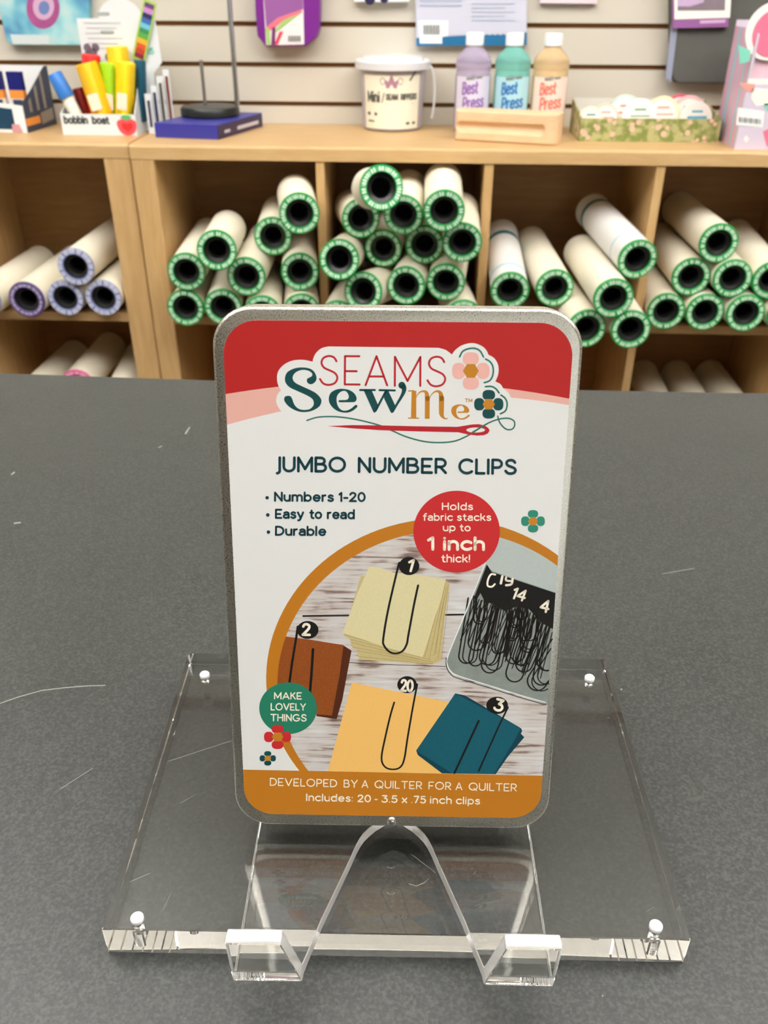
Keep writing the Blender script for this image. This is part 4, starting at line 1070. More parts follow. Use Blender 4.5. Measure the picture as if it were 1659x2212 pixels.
# --- wooden block with a long groove
t, Lw = face_box('wooden_block', 'pale wooden sewing clapper block with a long groove in front of the bottles', 'block', (981, 303), (1203, 315.5), .05)
hh = .055; dp = .05
def inside(x, z):
    x0, x1, zc_, r_ = .014, Lw - .036, .026, .010
    dx = max(x0 - x, 0, x - x1); dd = math.hypot(dx, z - zc_)
    return max(0, 1 - (dd / r_) ** 2) ** .5
nx, nz = 90, 30; mbw = MB(); vs, fs = [], []
for j in range(nz + 1):
    for i in range(nx + 1):
        x, z_ = Lw * i / nx, hh * j / nz
        ex = min(x, Lw - x); ez = min(z_, hh - z_); rx = .006
        rnd = 0
        if ex < rx: rnd = max(rnd, rx - math.sqrt(max(0, rx * rx - (rx - ex) ** 2)))
        if ez < .004: rnd = max(rnd, .004 - math.sqrt(max(0, .004 ** 2 - (.004 - ez) ** 2)))
        if x > Lw - .02: rnd += .012 * ((x - Lw + .02) / .02) ** 2
        vs.append((x, rnd + .0085 * inside(x, z_), z_))
for j in range(nz):
    for i in range(nx): fs.append((j * (nx + 1) + i, j * (nx + 1) + i + 1, (j + 1) * (nx + 1) + i + 1, (j + 1) * (nx + 1) + i))
bnd = [i for i in range(nx + 1)] + [(j) * (nx + 1) + nx for j in range(1, nz + 1)] + [nz * (nx + 1) + i for i in range(nx - 1, -1, -1)] + [j * (nx + 1) for j in range(nz - 1, 0, -1)]
n0 = len(vs)
for i in bnd: vs.append((vs[i][0], dp, vs[i][2]))
for k in range(len(bnd)):
    k2 = (k + 1) % len(bnd); fs.append((bnd[k2], bnd[k], n0 + k, n0 + k2))
fs.append(tuple(n0 + k for k in range(len(bnd))))
obj('block', MB().add(vs, fs), wood_mat('pale_beech', rgb(222, 182, 140), rgb(236, 202, 162), (2, 9, 9)), t, smooth=True)

# --- floral tray with ribbon spools
m = bpy.data.materials.new('floral_paper'); m.use_nodes = True
nt = m.node_tree; b = nt.nodes['Principled BSDF']; b.inputs['Roughness'].default_value = .5
tc = nt.nodes.new('ShaderNodeTexCoord')
v1 = nt.nodes.new('ShaderNodeTexVoronoi'); v1.inputs['Scale'].default_value = 62
n1 = nt.nodes.new('ShaderNodeTexNoise'); n1.inputs['Scale'].default_value = 60
r1 = ramp(nt, [(.42, rgb(126, 138, 70)), (.58, rgb(180, 176, 122))])
r2 = ramp(nt, [(.30, (1, 1, 1, 1)), (.38, (0, 0, 0, 1))])
mx = nt.nodes.new('ShaderNodeMix'); mx.data_type = 'RGBA'; mx.inputs[7].default_value = rgb(232, 186, 168)
for n in (v1, n1): nt.links.new(tc.outputs['Object'], n.inputs['Vector'])
nt.links.new(n1.outputs['Fac'], r1.inputs[0]); nt.links.new(v1.outputs['Distance'], r2.inputs[0])
nt.links.new(r2.outputs[0], mx.inputs[0]); nt.links.new(r1.outputs[0], mx.inputs[6]); nt.links.new(mx.outputs[2], b.inputs['Base Color'])
M_floral = m
t, Lf = face_box('floral_tray', 'low open box covered in green floral paper holding round ribbon packs', 'box', (1250, 305), (1550, 308), .1)
tray_yaw = t.rotation_euler.z; tray_loc = Vector(t.location); hf = .042; df = .135
obj('front_wall', MB().box(0, Lf, 0, .002, 0, hf), M_floral, t)
obj('back_wall', MB().box(0, Lf, df - .002, df, 0, hf + .022), mat('tray_inside', rgb(222, 218, 208), .6), t)
for x0 in (0, Lf - .002):
    obj('side_wall', MB().prism([(.002, 0), (df - .002, 0), (df - .002, hf + .022), (.05, hf + .008), (.002, hf)], 'x', x0, x0 + .002), M_floral, t)
obj('tray_floor', MB().box(.002, Lf - .002, .002, df - .002, 0, .002), M_cardw, t)
specs = [(.028, .042, .026, 'cream ribbon pack with green dots, leftmost in the floral tray', rgb(240, 222, 196)),
         (.062, .06, .028, 'peach ribbon pack leaning beside the leftmost one in the floral tray', rgb(238, 200, 176)),
         (.105, .068, .036, 'large white ribbon pack with teal rim in the floral tray', rgb(196, 214, 206)),
         (.128, .034, .034, 'white ribbon pack standing in front of the teal rimmed one', rgb(244, 240, 236)),
         (.178, .046, .036, 'cream ribbon pack with orange rim in the floral tray', rgb(246, 226, 186)),
         (.222, .084, .036, 'dark red ribbon pack at the back of the floral tray', rgb(206, 96, 112)),
         (.236, .06, .036, 'pink ribbon pack in the row at the right of the floral tray', rgb(238, 186, 186)),
         (.246, .036, .032, 'white ribbon pack with blue print and red edge at the right front of the tray', rgb(246, 232, 226))]
Mt = Matrix.Translation(tray_loc) @ Matrix.Rotation(tray_yaw, 4, 'Z')
for k, (lx, ly, r_, lbl, col) in enumerate(specs):
    p = Mt @ Vector((lx * Lf / .285, ly, .0024))
    tt = thing('ribbon_pack', lbl, 'ribbon', p, (math.radians(-14), 0, tray_yaw + .12), group='round ribbon packs in the floral tray')
    cz_ = r_ + .0035
    my = Matrix.Translation((0, 0, cz_)) @ RX
    obj('pack', MB().lathe([(r_ - .001, -.006), (r_, -.005), (r_, .005), (r_ - .001, .006)], 32), mat('pack_%d' % k, col, .4), tt, smooth=True, M=my)
    f = Flat(lambda x, z_: (x, -.0062, z_ + cz_)); f.ngon(ell(0, 0, r_ * .82, r_ * .82, 30))
    fo = f.build('pack_label', mat('pack_label', rgb(240, 232, 220), .4), tt)
    f = Flat(lambda x, z_: (x, -.0065, z_ + cz_))
    f.stroke([(-r_ * .55, r_ * .05), (r_ * .55, r_ * .05)], .006 if k == 7 else .003).stroke([(-r_ * .3, r_ * .4), (r_ * .3, r_ * .4)], .004)
    f.build('pack_print', mat('pack_print_%d' % k, (rgb(90, 170, 200) if k == 7 else (rgb(120, 160, 140), rgb(226, 160, 150), rgb(210, 130, 120))[k % 3]), .5), fo)

# --- striped pink display carton at the right
a, b_, c_ = tz(1557, 303), tz(1586, 322.5), tz(1700, 322.5)
t = thing('pink_display_carton', 'pink, lilac and pale blue striped display carton at the right edge of the cabinet top', 'carton', (b_.x, b_.y, TOP_Z + .0002))
def P3(p): return p - Vector((b_.x, b_.y, TOP_Z))
Hc = hgt(1590, 64, b_.y) ; Hm = hgt(1585, 182, b_.y)
yb_ = min(WALL_Y - .02, b_.y + .16)
xb_ = a.x + (a.x - b_.x) / (a.y - b_.y) * (yb_ - a.y)
fx = c_.x - b_.x + .05
M_lil = mat('lilac_card', rgb(212, 200, 218), .4); M_pk = mat('pink_card', rgb(240, 176, 208), .4); M_bl = mat('pale_blue_card', rgb(176, 214, 228), .4)
obj('carton_front', MB().box(0, fx, 0, .002, 0, Hm), M_lil, t)
side_v = Vector((xb_ - b_.x, yb_ - b_.y, 0)); ns = 9
for k in range(ns):
    p0, p1 = side_v * (k / ns), side_v * ((k + 1) / ns)
    h0 = Hm + (Hc - Hm) * min(1, (k / ns) * 3); h1 = Hm + (Hc - Hm) * min(1, ((k + 1) / ns) * 3)
    n = Vector((side_v.y, -side_v.x, 0)).normalized() * .002
    q = MB().add([tuple(v) for v in (p0, p1, p1 + n, p0 + n)] + [(p0.x, p0.y, h0), (p1.x, p1.y, h1), (p1.x + n.x, p1.y + n.y, h1), (p0.x + n.x, p0.y + n.y, h0)],
                 [(0, 3, 2, 1), (4, 5, 6, 7), (0, 1, 5, 4), (1, 2, 6, 5), (2, 3, 7, 6), (3, 0, 4, 7)])
    obj('stripe', q, (M_lil, M_pk, M_bl, M_pk, M_lil, M_pk, M_bl)[k % 7], t)
obj('carton_back', MB().box(side_v.x, fx, side_v.y, side_v.y + .002, 0, Hc + .01), M_lil, t)
Mw = mat('cream_trim', rgb(246, 240, 230), .45)
M_pouch = mat('clear_pouch_pink', rgb(236, 196, 210), .3, noise=.2, nscale=24)
obj('window', MB().box(.003, fx, .012, .016, Hm + .004, Hc - .004), M_pouch, t)
obj('window_trim', MB().box(0, fx, .0, .004, Hm, Hm + .009), Mw, t)
obj('window_trim', MB().box(0, fx, .008, .012, Hc - .006, Hc + .004), Mw, t)
obj('window_trim', MB().box(0, .004, .0, .012, Hm + .009, Hc - .006), M_lil, t)
cx_ = on_y(1670, 68, b_.y)[0] - b_.x; czz = hgt(1670, 68, b_.y)
obj('round_header', MB().prism(ell(cx_, czz, .046, .046, 40), 'y', .004, .0075), Mw, t)
obj('header_print', MB().prism(ell(cx_ + .004, czz - .003, .038, .038, 36), 'y', .0030, .0038), mat('rose_print', rgb(236, 120, 150), .45, noise=.25, nscale=30), t)
obj('bow_print', MB().prism([(cx_ - .055, czz - .022), (cx_ - .032, czz - .03), (cx_ - .03, czz - .048), (cx_ - .046, czz - .052)], 'y', .0030, .0038), mat('mint_print', rgb(130, 208, 186), .45), t)
f = Flat(lambda px, py: tuple(Vector(on_y(px, py, b_.y - .0006)) - t.location))
f.poly([(1594, 232), (1652, 240), (1648, 276), (1590, 270)])
f.build('barcode_sticker', M_cardw, t)
f = Flat(lambda px, py: tuple(Vector(on_y(px, py, b_.y - .001)) - t.location))
for k in range(12): f.stroke([(1598 + 4 * k, 254 + .4 * k), (1598 + 4 * k, 263 + .4 * k)], 1.6 if k % 3 else 2.6)
f.build('barcode_lines', M_ink, t)['kind'] = 'stuff'
for nm, pts, mm in (('coral_print', [(1596, 178), (1632, 182), (1626, 200), (1612, 197)], mat('coral_print', rgb(236, 160, 150), .45)), ('cloud_print', [(1626, 190), (1665, 192), (1665, 226), (1634, 230), (1622, 212)], Mw),
                    ('mint_spot', [(1650, 224), (1670, 222), (1670, 238), (1656, 240)], mat('mint_print', rgb(130, 208, 186), .45)), ('pink_spot', [(1648, 284), (1672, 272), (1672, 320), (1656, 316)], mat('rose_print', rgb(236, 120, 150), .45)), ('star_print', [(1612, 292), (1618, 300), (1612, 308), (1606, 300)], Mw)):
    f = Flat(lambda px, py: tuple(Vector(on_y(px, py, b_.y - .0005)) - t.location)); f.poly(pts); f.build(nm, mm, t)

# --- chrome spool stand on a black foot, on two purple-blue boxes
p0, p1, p2 = tz(336, 297), tz(472, 302), tz(568, 273)
def slanted_box(name, label, A, B, Cc, h, z0, mf, ms, mt):
    """box with front edge A-B and right edge B-C"""
    e1, e2 = B - A, Cc - B
    t = thing(name, label, 'box', (A.x, A.y, z0))
    v = [Vector((0, 0, 0)), e1, e1 + e2, e2]
    v = [Vector((q.x, q.y, 0)) for q in v]
    base_ = [(q.x, q.y, 0) for q in v]; top_ = [(q.x, q.y, h) for q in v]
    obj('carton', MB().loft([base_, top_]), mf, t, bevel=.0012)
    n = Vector((e2.y, -e2.x, 0)).normalized() * .0004
    f = MB().add([tuple(e1 + n + Vector((0, 0, .001)))[:3], tuple(e1 + e2 * .98 + n + Vector((0, 0, .001))), tuple(e1 + e2 * .98 + n + Vector((0, 0, h - .002))), tuple(e1 + n + Vector((0, 0, h - .002)))], [(0, 1, 2, 3)])
    sp_ = obj('side_print', f, ms, t, fix=False)
    e2n = e2.normalized(); ff = Flat(lambda x, z_: tuple(e1 + e2n * x + n * 2 + Vector((0, 0, z_))))
    ff.stroke([(e2.length * .42, h * .42), (e2.length * .88, h * .42)], h * .26)
    ff.stroke([(e2.length * .14, h * .42), (e2.length * .24, h * .42)], h * .2)
    ff.build('side_lettering', mt, sp_)
    return t
for q in (p0, p1, p2): q.z = 0
hbx = hgt(400, 263, p0.y)
bx = slanted_box('blue_notions_box', 'flat blue and dark purple box under the round black foot of the spool stand', p0, p1, p2, min(.027, hbx), TOP_Z + .0002, mat('royal_blue_card', rgb(58, 58, 150), .35), mat('dark_purple_card', rgb(54, 44, 78), .4), mat('pale_print', rgb(206, 200, 214), .5))
hbx = min(.027, hbx)
sc0 = on_y(455, 250, 1.965)
t = thing('spool_stand', 'round black foot with a short and a tall chrome rod standing on the blue box', 'stand', (sc0[0], 1.965, TOP_Z + hbx + .0006))
obj('foot', MB().lathe([(.058, 0), (.061, .002), (.061, .014), (.058, .018), (.02, .019)], 44), mat('black_foot', rgb(26, 30, 30), .35), t, smooth=True)
M_chrome = mat('chrome', rgb(205, 206, 210), .18, 1.0)
def rod(pxb, pyb, pxt, pyt, r, nm):
    a_, b2 = on_y(pxb, pyb, 1.965), on_y(pxt, pyt, 1.965)
    la = Vector((a_[0], 1.965, 0)) - Vector((t.location.x, t.location.y, 0))
    lx = (a_[0] - t.location.x)
    z1 = b2[2] - t.location.z
    return obj(nm, MB().tube([(lx, 0, .018), (lx, 0, z1 - .002), (lx, 0, z1)], [r, r, r * .5], 14), M_chrome, t, smooth=True)
rod(444, 232, 438, 128, .0038, 'short_rod'); rod(513, 232, 492, -40, .0052, 'tall_rod')

# --- white display carton with seam gauges and markers
a, b_ = tz(137, 291), tz(297, 293)
t = thing('marker_display', 'white card display with a tall rounded back panel and strawberry print for the bobbin boats', 'display', (a.x, a.y, TOP_Z + .0002), (0, 0, math.atan2(b_.y - a.y, b_.x - a.x)))
Ld = (b_ - a).length; hl = hgt(137, 246, a.y); DD = .085
Md = mat('display_card', rgb(222, 226, 228), .45)
obj('tray_front', MB().box(0, Ld, 0, .0015, 0, hl), Md, t)
for x0 in (0, Ld - .0015): obj('tray_side', MB().prism([(.0015, 0), (DD, 0), (DD, hl + (.09 if x0 else .03)), (.0015, hl)], 'x', x0, x0 + .0015), Md, t)
obj('tray_floor', MB().box(.0015, Ld - .0015, .0015, DD, 0, .0015), Md, t)
Lb0, Lb1 = on_y(190, 200, a.y + DD)[0] - a.x, on_y(357, 200, a.y + DD)[0] - a.x
zt1 = hgt(200, 40, a.y + DD); ztop = hgt(260, -4, a.y + DD); zn = hgt(350, 135, a.y + DD)
bp_ = [(Lb0, 0), (Lb1 - .02, 0), (Lb1 - .02, zn - .02), (Lb1, zn), (Lb1 - .004, zt1), (Lb1 - .004, zt1)] + arc(on_y(260, 40, a.y + DD)[0] - a.x, zt1, .044, ztop - zt1, 0, 180, 12) + [(Lb0, zt1)]
obj('back_card', MB().prism(bp_, 'y', DD, DD + .002), Md, t)
tm = t.matrix_basis.copy()
f = Flat(lambda x, z_: (x, -.0005, z_))
f.text('bobbin', .006, hl * .52, .056, hl * .52, .0155, .0036, up=1).text('boat', .064, hl * .52, .1, hl * .52, .0155, .0036, up=1)
f.build('display_lettering', mat('soft_black_ink', rgb(70, 78, 76), .6), t)
def heart(cx, cz, s): return [(cx + s * 1.05 * math.sin(u) ** 3, cz + s * (.8 * math.cos(u) - .3 * math.cos(2 * u) - .12 * math.cos(3 * u))) for u in np.linspace(0, 2 * PI, 30)[:-1]]
for nm, sh_, y_, mm in (('strawberry_print', catmull([(Ld - .036, .010), (Ld - .038, .026), (Ld - .018, .032), (Ld + .0005, .026), (Ld - .001, .010), (Ld - .012, .001), (Ld - .026, .001)], 4, True), -.0006, mat('berry_red', rgb(232, 84, 92), .45)),
                        ('strawberry_heart', heart(Ld - .018, .016, .011), -.0009, mat('berry_deep_red', rgb(226, 44, 48), .45)), ('strawberry_leaf', [(Ld - .031, .033), (Ld - .018, .028), (Ld - .006, .033), (Ld - .012, .038), (Ld - .024, .038)], -.0009, mat('berry_leaf', rgb(96, 180, 110), .45))):
    f = Flat(lambda x, z_: (x, y_, z_)); f.poly(sh_); f.build(nm, mm, t)
f = Flat(lambda x, z_: (x, DD - .0006, z_))
for k, (cx2, cz2) in enumerate(((.013, .175), (.03, .176), (.012, .16), (.024, .165), (.02, .15), (.055, .156), (.03, .142))): f.ngon(ell(Lb0 + cx2, cz2 * zt1 / .235, .008, .008, 14))
f.build('bobbin_print', mat('bobbin_ink', rgb(112, 98, 108), .5), t)
f = Flat(lambda x, z_: (x, DD - .0006, z_))
for k in range(6): f.stroke([(Lb0 + .014 + .004 * (k % 2), zt1 - .008 - .009 * k), (Lb0 + .088 - .01 * (k % 3), zt1 - .008 - .009 * k)], .0016)
f.stroke([(Lb0 + .045, zt1 + .008), (Lb0 + .066, zt1 + .008)], .006)
f.stroke([(Lb0 + .048, zt1 - .024), (Lb0 + .07, zt1 - .024)], .006)
f.build('fine_print', mat('pale_grey_ink', rgb(176, 180, 180), .6), t)['kind'] = 'stuff'
f = Flat(lambda x, z_: (x, DD - .0006, z_)); f.text('15', Lb1 - .03, zn + .014, Lb1 - .013, zn + .014, .013, .003, up=1)
f.build('price_lettering', mat('mint_ink', rgb(120, 200, 176), .5), t)
# pencils / gauges racked on the right side
for k in range(4):
    x_ = on_y(318 + 15 * k, 200, a.y + .03 + .016 * k)[0]
    zt_ = (hgt(318, 203, a.y + .03), hgt(330, 185, a.y + .05), hgt(340, 165, a.y + .06), hgt(350, 150, a.y + .08))[k]
    tt = thing('gauge_sleeve', ('frontmost and shortest', 'second', 'third', 'rearmost and tallest')[k] + ' narrow card sleeve with dark strip racked right of the white display', 'sleeve', (x_, a.y + .03 + .016 * k, TOP_Z + .0002), (0, 0, .15), group='narrow sleeves racked beside the display')
    obj('sleeve', MB().box(-.006, .006, -.002, .002, 0, zt_), Md, tt)
    obj('strip', MB().box(-.0025, .0035, -.0028, -.002, .012, zt_ - .012), mat('strip_%d' % k, (rgb(70, 64, 84), rgb(52, 54, 84), rgb(90, 84, 70), rgb(130, 70, 40))[k], .5), tt)
# bobbin boats: triangular soft tubes standing in the tray
def boat(pb, pt, wpx, col, lbl, yoff, sticker=True, dark=None, nm='bobbin_boat'):
    Y = a.y + yoff
    B, T = Vector(on_y(*pb, Y)), Vector(on_y(*pt, Y))
    B.z = max(B.z, TOP_Z + .003)
    L_ = (T - B).length; r_ = wpx / 1040 / 2 * 1.08
    tt = thing(nm, lbl, 'sewing notion', B, (0, math.atan2(T.x - B.x, T.z - B.z), 0), group='coloured bobbin boats in the white display')
    ring_ = []
    for k in range(3):
        a0 = math.radians(-90 + 120 * k + 18)
        for d_ in (-.42, -.2, 0, .2, .42): ring_.append((r_ * (1 - .0) * math.cos(a0 + d_) * (1 + .12 * math.cos(d_ * 3)), r_ * math.sin(a0 + d_) * (1 + .12 * math.cos(d_ * 3))))
    rs = [[(x * s_, y * s_, z_) for x, y in ring_] for z_, s_ in ((0, .9), (.002, 1), (L_ - .004, 1), (L_ - .001, .95), (L_, .85))]
    obj('tube', MB().loft(rs), mat('boat_' + str([round(c, 3) for c in col[:3]]), col, .45), tt, smooth=True)
    if sticker:
        obj('sticker', MB().prism(rrect(-r_ * .55, r_ * .55, L_ * .22, L_ * .5, r_ * .15, 4), 'y', -r_ * 1.16, -r_ * 1.12), mat('boat_sticker', rgb(240, 228, 206), .5), tt)
    return tt
boat((228, 262), (185, 136), 40, rgb(252, 196, 24), 'yellow bobbin boat leaning left at the front of the white display', .026)
boat((205, 262), (196, 118), 34, rgb(232, 48, 48), 'red bobbin boat standing behind the left yellow one', .055, False)
boat((243, 262), (236, 136), 38, rgb(160, 212, 30), 'lime green bobbin boat in the middle of the display', .052)
boat((269, 262), (272, 134), 34, rgb(255, 216, 24), 'bright yellow bobbin boat with a large sticker at the right front', .02)
boat((272, 235), (252, 100), 40, rgb(252, 212, 40), 'yellow bobbin boat raised behind the lime green one', .062, False)
boat((306, 262), (302, 130), 22, rgb(14, 84, 108), 'slim dark teal bobbin boat under the rainbow strip', .05, False)
boat((192, 262), (168, 190), 22, rgb(120, 24, 22), 'dark red bobbin boat low behind the blue one', .045, False)
# blue capped glue bottle leaning out at the left
Bp, Tp = Vector(on_y(172, 262, a.y + .02)), Vector(on_y(117, 158, a.y + .02)); Bp.z = max(Bp.z, TOP_Z + .006)
tt = thing('glue_bottle', 'white bottle with a blue cap leaning out of the left side of the display', 'bottle', Bp, (0, math.atan2(Tp.x - Bp.x, Tp.z - Bp.z), 0))
Lg = (Tp - Bp).length
obj('bottle_body', MB().lathe([(.010, 0), (.0125, .002), (.0125, Lg * .5), (.011, Lg * .54)], 24), mat('ivory_plastic', rgb(228, 226, 212), .4), tt, smooth=True)
obj('blue_cap', MB().lathe([(.0155, Lg * .5), (.016, Lg * .52), (.0145, Lg * .97), (.0125, Lg), (.006, Lg * .985)], 24), mat('blue_cap', rgb(56, 124, 206), .4), tt, smooth=True)
# rainbow strip leaning on the back card
Ys = a.y + DD - .006
tt = wall_thing('colour_strip_card', 'narrow green edged card with a rainbow of colour squares leaning on the white display', 'card', 300, 130, Ys); tt.location.y = Ys
B = Vector(on_y(299, 130, Ys)); T = Vector(on_y(325, 2, Ys)); tt.location = B; tt.rotation_euler = (0, math.atan2(T.x - B.x, T.z - B.z), 0); Ls = (T - B).length
obj('strip_card', MB().box(-.013, .013, -.001, .001, 0, Ls), mat('lime_edge', rgb(168, 204, 90), .45), tt)
cols = [rgb(130, 36, 60), rgb(190, 60, 40), rgb(214, 84, 48), rgb(236, 176, 50), rgb(92, 168, 72), rgb(60, 140, 90), rgb(110, 190, 220), rgb(62, 100, 180), rgb(46, 42, 92), rgb(200, 140, 200), rgb(110, 64, 120)]
for k, c in enumerate(cols):
    obj('colour_square', MB().box(-.0095, .0095, -.0016, -.001, .004 + (Ls - .008) * k / len(cols), .004 + (Ls - .008) * (k + .93) / len(cols)), mat('sq_%d' % k, c, .5), tt)

# --- navy pen display carton at the left edge
a2, b2, c2 = tz(-60, 283), tz(60, 287), tz(122, 268)
t = thing('navy_pen_display', 'white and navy card display with orange bands at the left edge of the cabinet top', 'display', (b2.x, b2.y, TOP_Z + .0002))
fw_ = a2 - b2; sd_ = c2 - b2
hs = hgt(100, 142, c2.y); hf_ = hgt(55, 222, b2.y)
def wall_quad(nm, o_, d_, prof, mm, th=.0016, parent=t, off=0.0):
    """prof: (distance along d_, height) polygon extruded sideways"""
    u = Vector((d_.x, d_.y, 0)).normalized(); n = Vector((u.y, -u.x, 0))
    if n.y > 0 and abs(n.y) > abs(n.x): n = -n
    if abs(n.x) >= abs(n.y) and n.x < 0: n = -n
    r1_ = [tuple(o_ + u * p[0] + n * off + Vector((0, 0, p[1]))) for p in prof]; r2_ = [tuple(o_ + u * p[0] + n * (off + th) + Vector((0, 0, p[1]))) for p in prof]
    return obj(nm, MB().loft([r1_, r2_]), mm, parent)
O0 = Vector((0, 0, 0)); Ls_, Lf_ = sd_.length, fw_.length
M_navy = mat('navy_card', rgb(20, 28, 112), .4); M_or = mat('orange_card', rgb(240, 150, 60), .45); M_slate = mat('slate_card', rgb(58, 66, 88), .5); M_petrol = mat('petrol_card', rgb(14, 62, 92), .4, noise=.3, nscale=40); M_grey_c = mat('warm_grey_card', rgb(150, 140, 130), .5)
wall_quad('side_panel', O0, sd_, [(0, 0), (Ls_, 0), (Ls_, hs), (Ls_ * .9, hs), (Ls_ * .35, hf_ + .02), (.0, hf_)], M_slate)
wall_quad('side_base', O0, sd_, [(0, .012), (Ls_ * .45, .012), (Ls_ * .45, .026), (0, .026)], M_or, .0006, off=.0018)
wall_quad('side_sticker', O0, sd_, [(Ls_ * .5, .008), (Ls_ * .92, .012), (Ls_ * .92, .034), (Ls_ * .5, .030)], M_grey_c, .0006, off=.0018)
for k in range(3): wall_quad('side_stripe', O0, sd_, [(Ls_ * (.18 + .24 * k), .036), (Ls_ * (.26 + .24 * k), .036), (Ls_ * (.26 + .24 * k), hf_ + .006 + .022 * k), (Ls_ * (.18 + .24 * k), hf_ + .022 * k)], M_grey_c, .0006, off=.0018)
wall_quad('front_panel', O0, fw_, [(.0, 0), (Lf_, 0), (Lf_, hf_ + .006), (0, hf_ - .006)], M_cardw)
wall_quad('front_print', O0, fw_, [(.024, .006), (Lf_, .006), (Lf_, hf_ - .004), (.024, hf_ - .012)], M_petrol, .0006, off=.0018)
wall_quad('pink_print', O0, fw_, [(.008, .001), (.032, .001), (.03, .016), (.014, .016)], mat('rose_pale_print', rgb(206, 150, 158), .45), .0006, off=.0026)
back_o = O0 + sd_
wall_quad('back_panel', back_o, fw_, [(.0, 0), (Lf_, 0), (Lf_, hs), (0, hs)], M_cardw)
for k, d0 in enumerate((.006, .052, .098)):
    mid = O0 + sd_ * .42 + fw_.normalized() * (d0 + .012)
    tt = thing('pen_pack', 'navy pen pack with an orange band, %s in the navy pen display' % ('rightmost', 'second from the right', 'at the photo edge')[k], 'pack', t.location + mid, (0, 0, math.atan2(fw_.y, fw_.x) + PI), group='navy pen packs in the left display')
    hp_ = hs - .006
    obj('pack', MB().box(-.034, .0, -.006, .006, 0, hp_ - .050), mat('pack_white', rgb(226, 220, 212), .45), tt)
    obj('pack_top', MB().box(-.033, -.001, -.006, .006, hp_ - .034, hp_), M_navy, tt)
    obj('pack_band', MB().box(-.033, -.001, -.0062, .006, hp_ - .05, hp_ - .034), M_or, tt)
    obj('pack_print', MB().box(-.028, -.006, -.0068, -.006, hp_ - .078, hp_ - .052), M_slate, tt)

# ------------------------------------------------------------------ goods hanging on the slatted wall
def hang(name, label, cat, pts, thick, m, bevel=.002):
    Y0 = WALL_Y - thick
    q = [on_y(px, py, Y0) for px, py in pts]
    cx = sum(p[0] for p in q) / len(q); cz2 = min(p[2] for p in q)
    t = thing(name, label, cat, (cx, WALL_Y - .0006, cz2))
    obj('body', MB().prism([(p[0], p[2]) for p in q], 'y', Y0, WALL_Y - .0008), m, t, bevel=bevel, M=Matrix.Translation(-t.location))
    return t, Y0
# teal rounded pouch at top left
m = bpy.data.materials.new('teal_wash'); m.use_nodes = True
nt = m.node_tree; b = nt.nodes['Principled BSDF']; b.inputs['Roughness'].default_value = .25
tc = nt.nodes.new('ShaderNodeTexCoord'); n1 = nt.nodes.new('ShaderNodeTexNoise'); n1.inputs['Scale'].default_value = 14; n1.inputs['Detail'].default_value = 2
r1 = ramp(nt, [(.3, rgb(70, 120, 176)), (.45, rgb(120, 186, 204)), (.58, rgb(170, 214, 216)), (.72, rgb(208, 214, 210))])
nt.links.new(tc.outputs['Object'], n1.inputs['Vector']); nt.links.new(n1.outputs['Fac'], r1.inputs[0]); nt.links.new(r1.outputs[0], b.inputs['Base Color'])
t, Y = hang('teal_pouch', 'pale teal package with a purple ring print hanging at the top left of the wall', 'package', [(-40, -80), (190, -80), (194, 92), (186, 98), (30, 98), (14, 90), (-2, 20)], .022, m)
ri = lambda r_: (lambda fl: fl.poly(ell(93, 20, r_, r_ * 1.02, 36)))
print_on(t, 'ring_print', Y, lambda fl: fl.poly(ell(93, 18, 36, 44, 40), [ell(94, 14, 23, 29, 30)]), mat('magenta_ring', rgb(168, 84, 140), .4, noise=.35, nscale=40))
print_on(t, 'ring_middle', Y, lambda fl: fl.poly(ell(94, 14, 23, 29, 40), [ell(95, 17, 12, 15, 30)]), mat('lilac_ring', rgb(206, 168, 196), .4), 1)
print_on(t, 'ring_centre', Y, lambda fl: fl.ngon(ell(95, 17, 12, 15, 20)), mat('slate_blue_spot', rgb(110, 130, 180), .4), 1)
print_on(t, 'pale_patch', Y, lambda fl: fl.poly([(22, 74), (105, 76), (105, 96), (28, 96)]), mat('pale_patch', rgb(206, 216, 216), .4), 2)
# purple tub-like pouch
M_pur = mat('purple_plastic', rgb(122, 44, 140), .3)
t, Y = hang('purple_pouch', 'purple pouch with a striped rainbow label hanging on the slatted wall', 'package', [(548, -60), (692, -60), (690, 60), (684, 80), (660, 100), (575, 101), (556, 78), (552, 30)], .04, M_pur, .003)
print_on(t, 'pouch_label', Y, lambda fl: fl.poly([(566, -60), (654, -60), (657, 96), (575, 98)]), mat('label_white', rgb(232, 226, 226), .45))
print_on(t, 'label_purple', Y, lambda fl: fl.poly([(566, -60), (654, -60), (655, 20), (600, 40), (575, 60)]), mat('label_mauve', rgb(150, 92, 156), .45), 1)
print_on(t, 'label_coral', Y, lambda fl: fl.poly([(576, 58), (600, 38), (652, 20), (652, 27), (610, 46), (592, 62), (576, 70)]), mat('label_coral', rgb(232, 120, 136), .45), 2)
print_on(t, 'label_green', Y, lambda fl: fl.poly([(596, 62), (612, 44), (650, 28), (628, 44), (606, 62), (594, 70)]).poly([(573, 60), (582, 62), (584, 97), (577, 97)]), mat('label_green', rgb(160, 200, 110), .45), 3)
print_on(t, 'label_red', Y, lambda fl: fl.poly([(604, 68), (612, 68), (600, 96), (592, 97)]), mat('label_red', rgb(222, 70, 96), .45), 3)
print_on(t, 'label_violet', Y, lambda fl: fl.poly([(588, 60), (595, 58), (594, 97), (586, 97)]), mat('label_violet', rgb(120, 50, 110), .45), 4)
fo = print_on(t, 'label_code', Y, lambda fl: [fl.stroke([(624 + 4 * k, 78), (624 + 4 * k, 89)], 2) for k in range(7)], M_ink, 4); fo['kind'] = 'stuff'
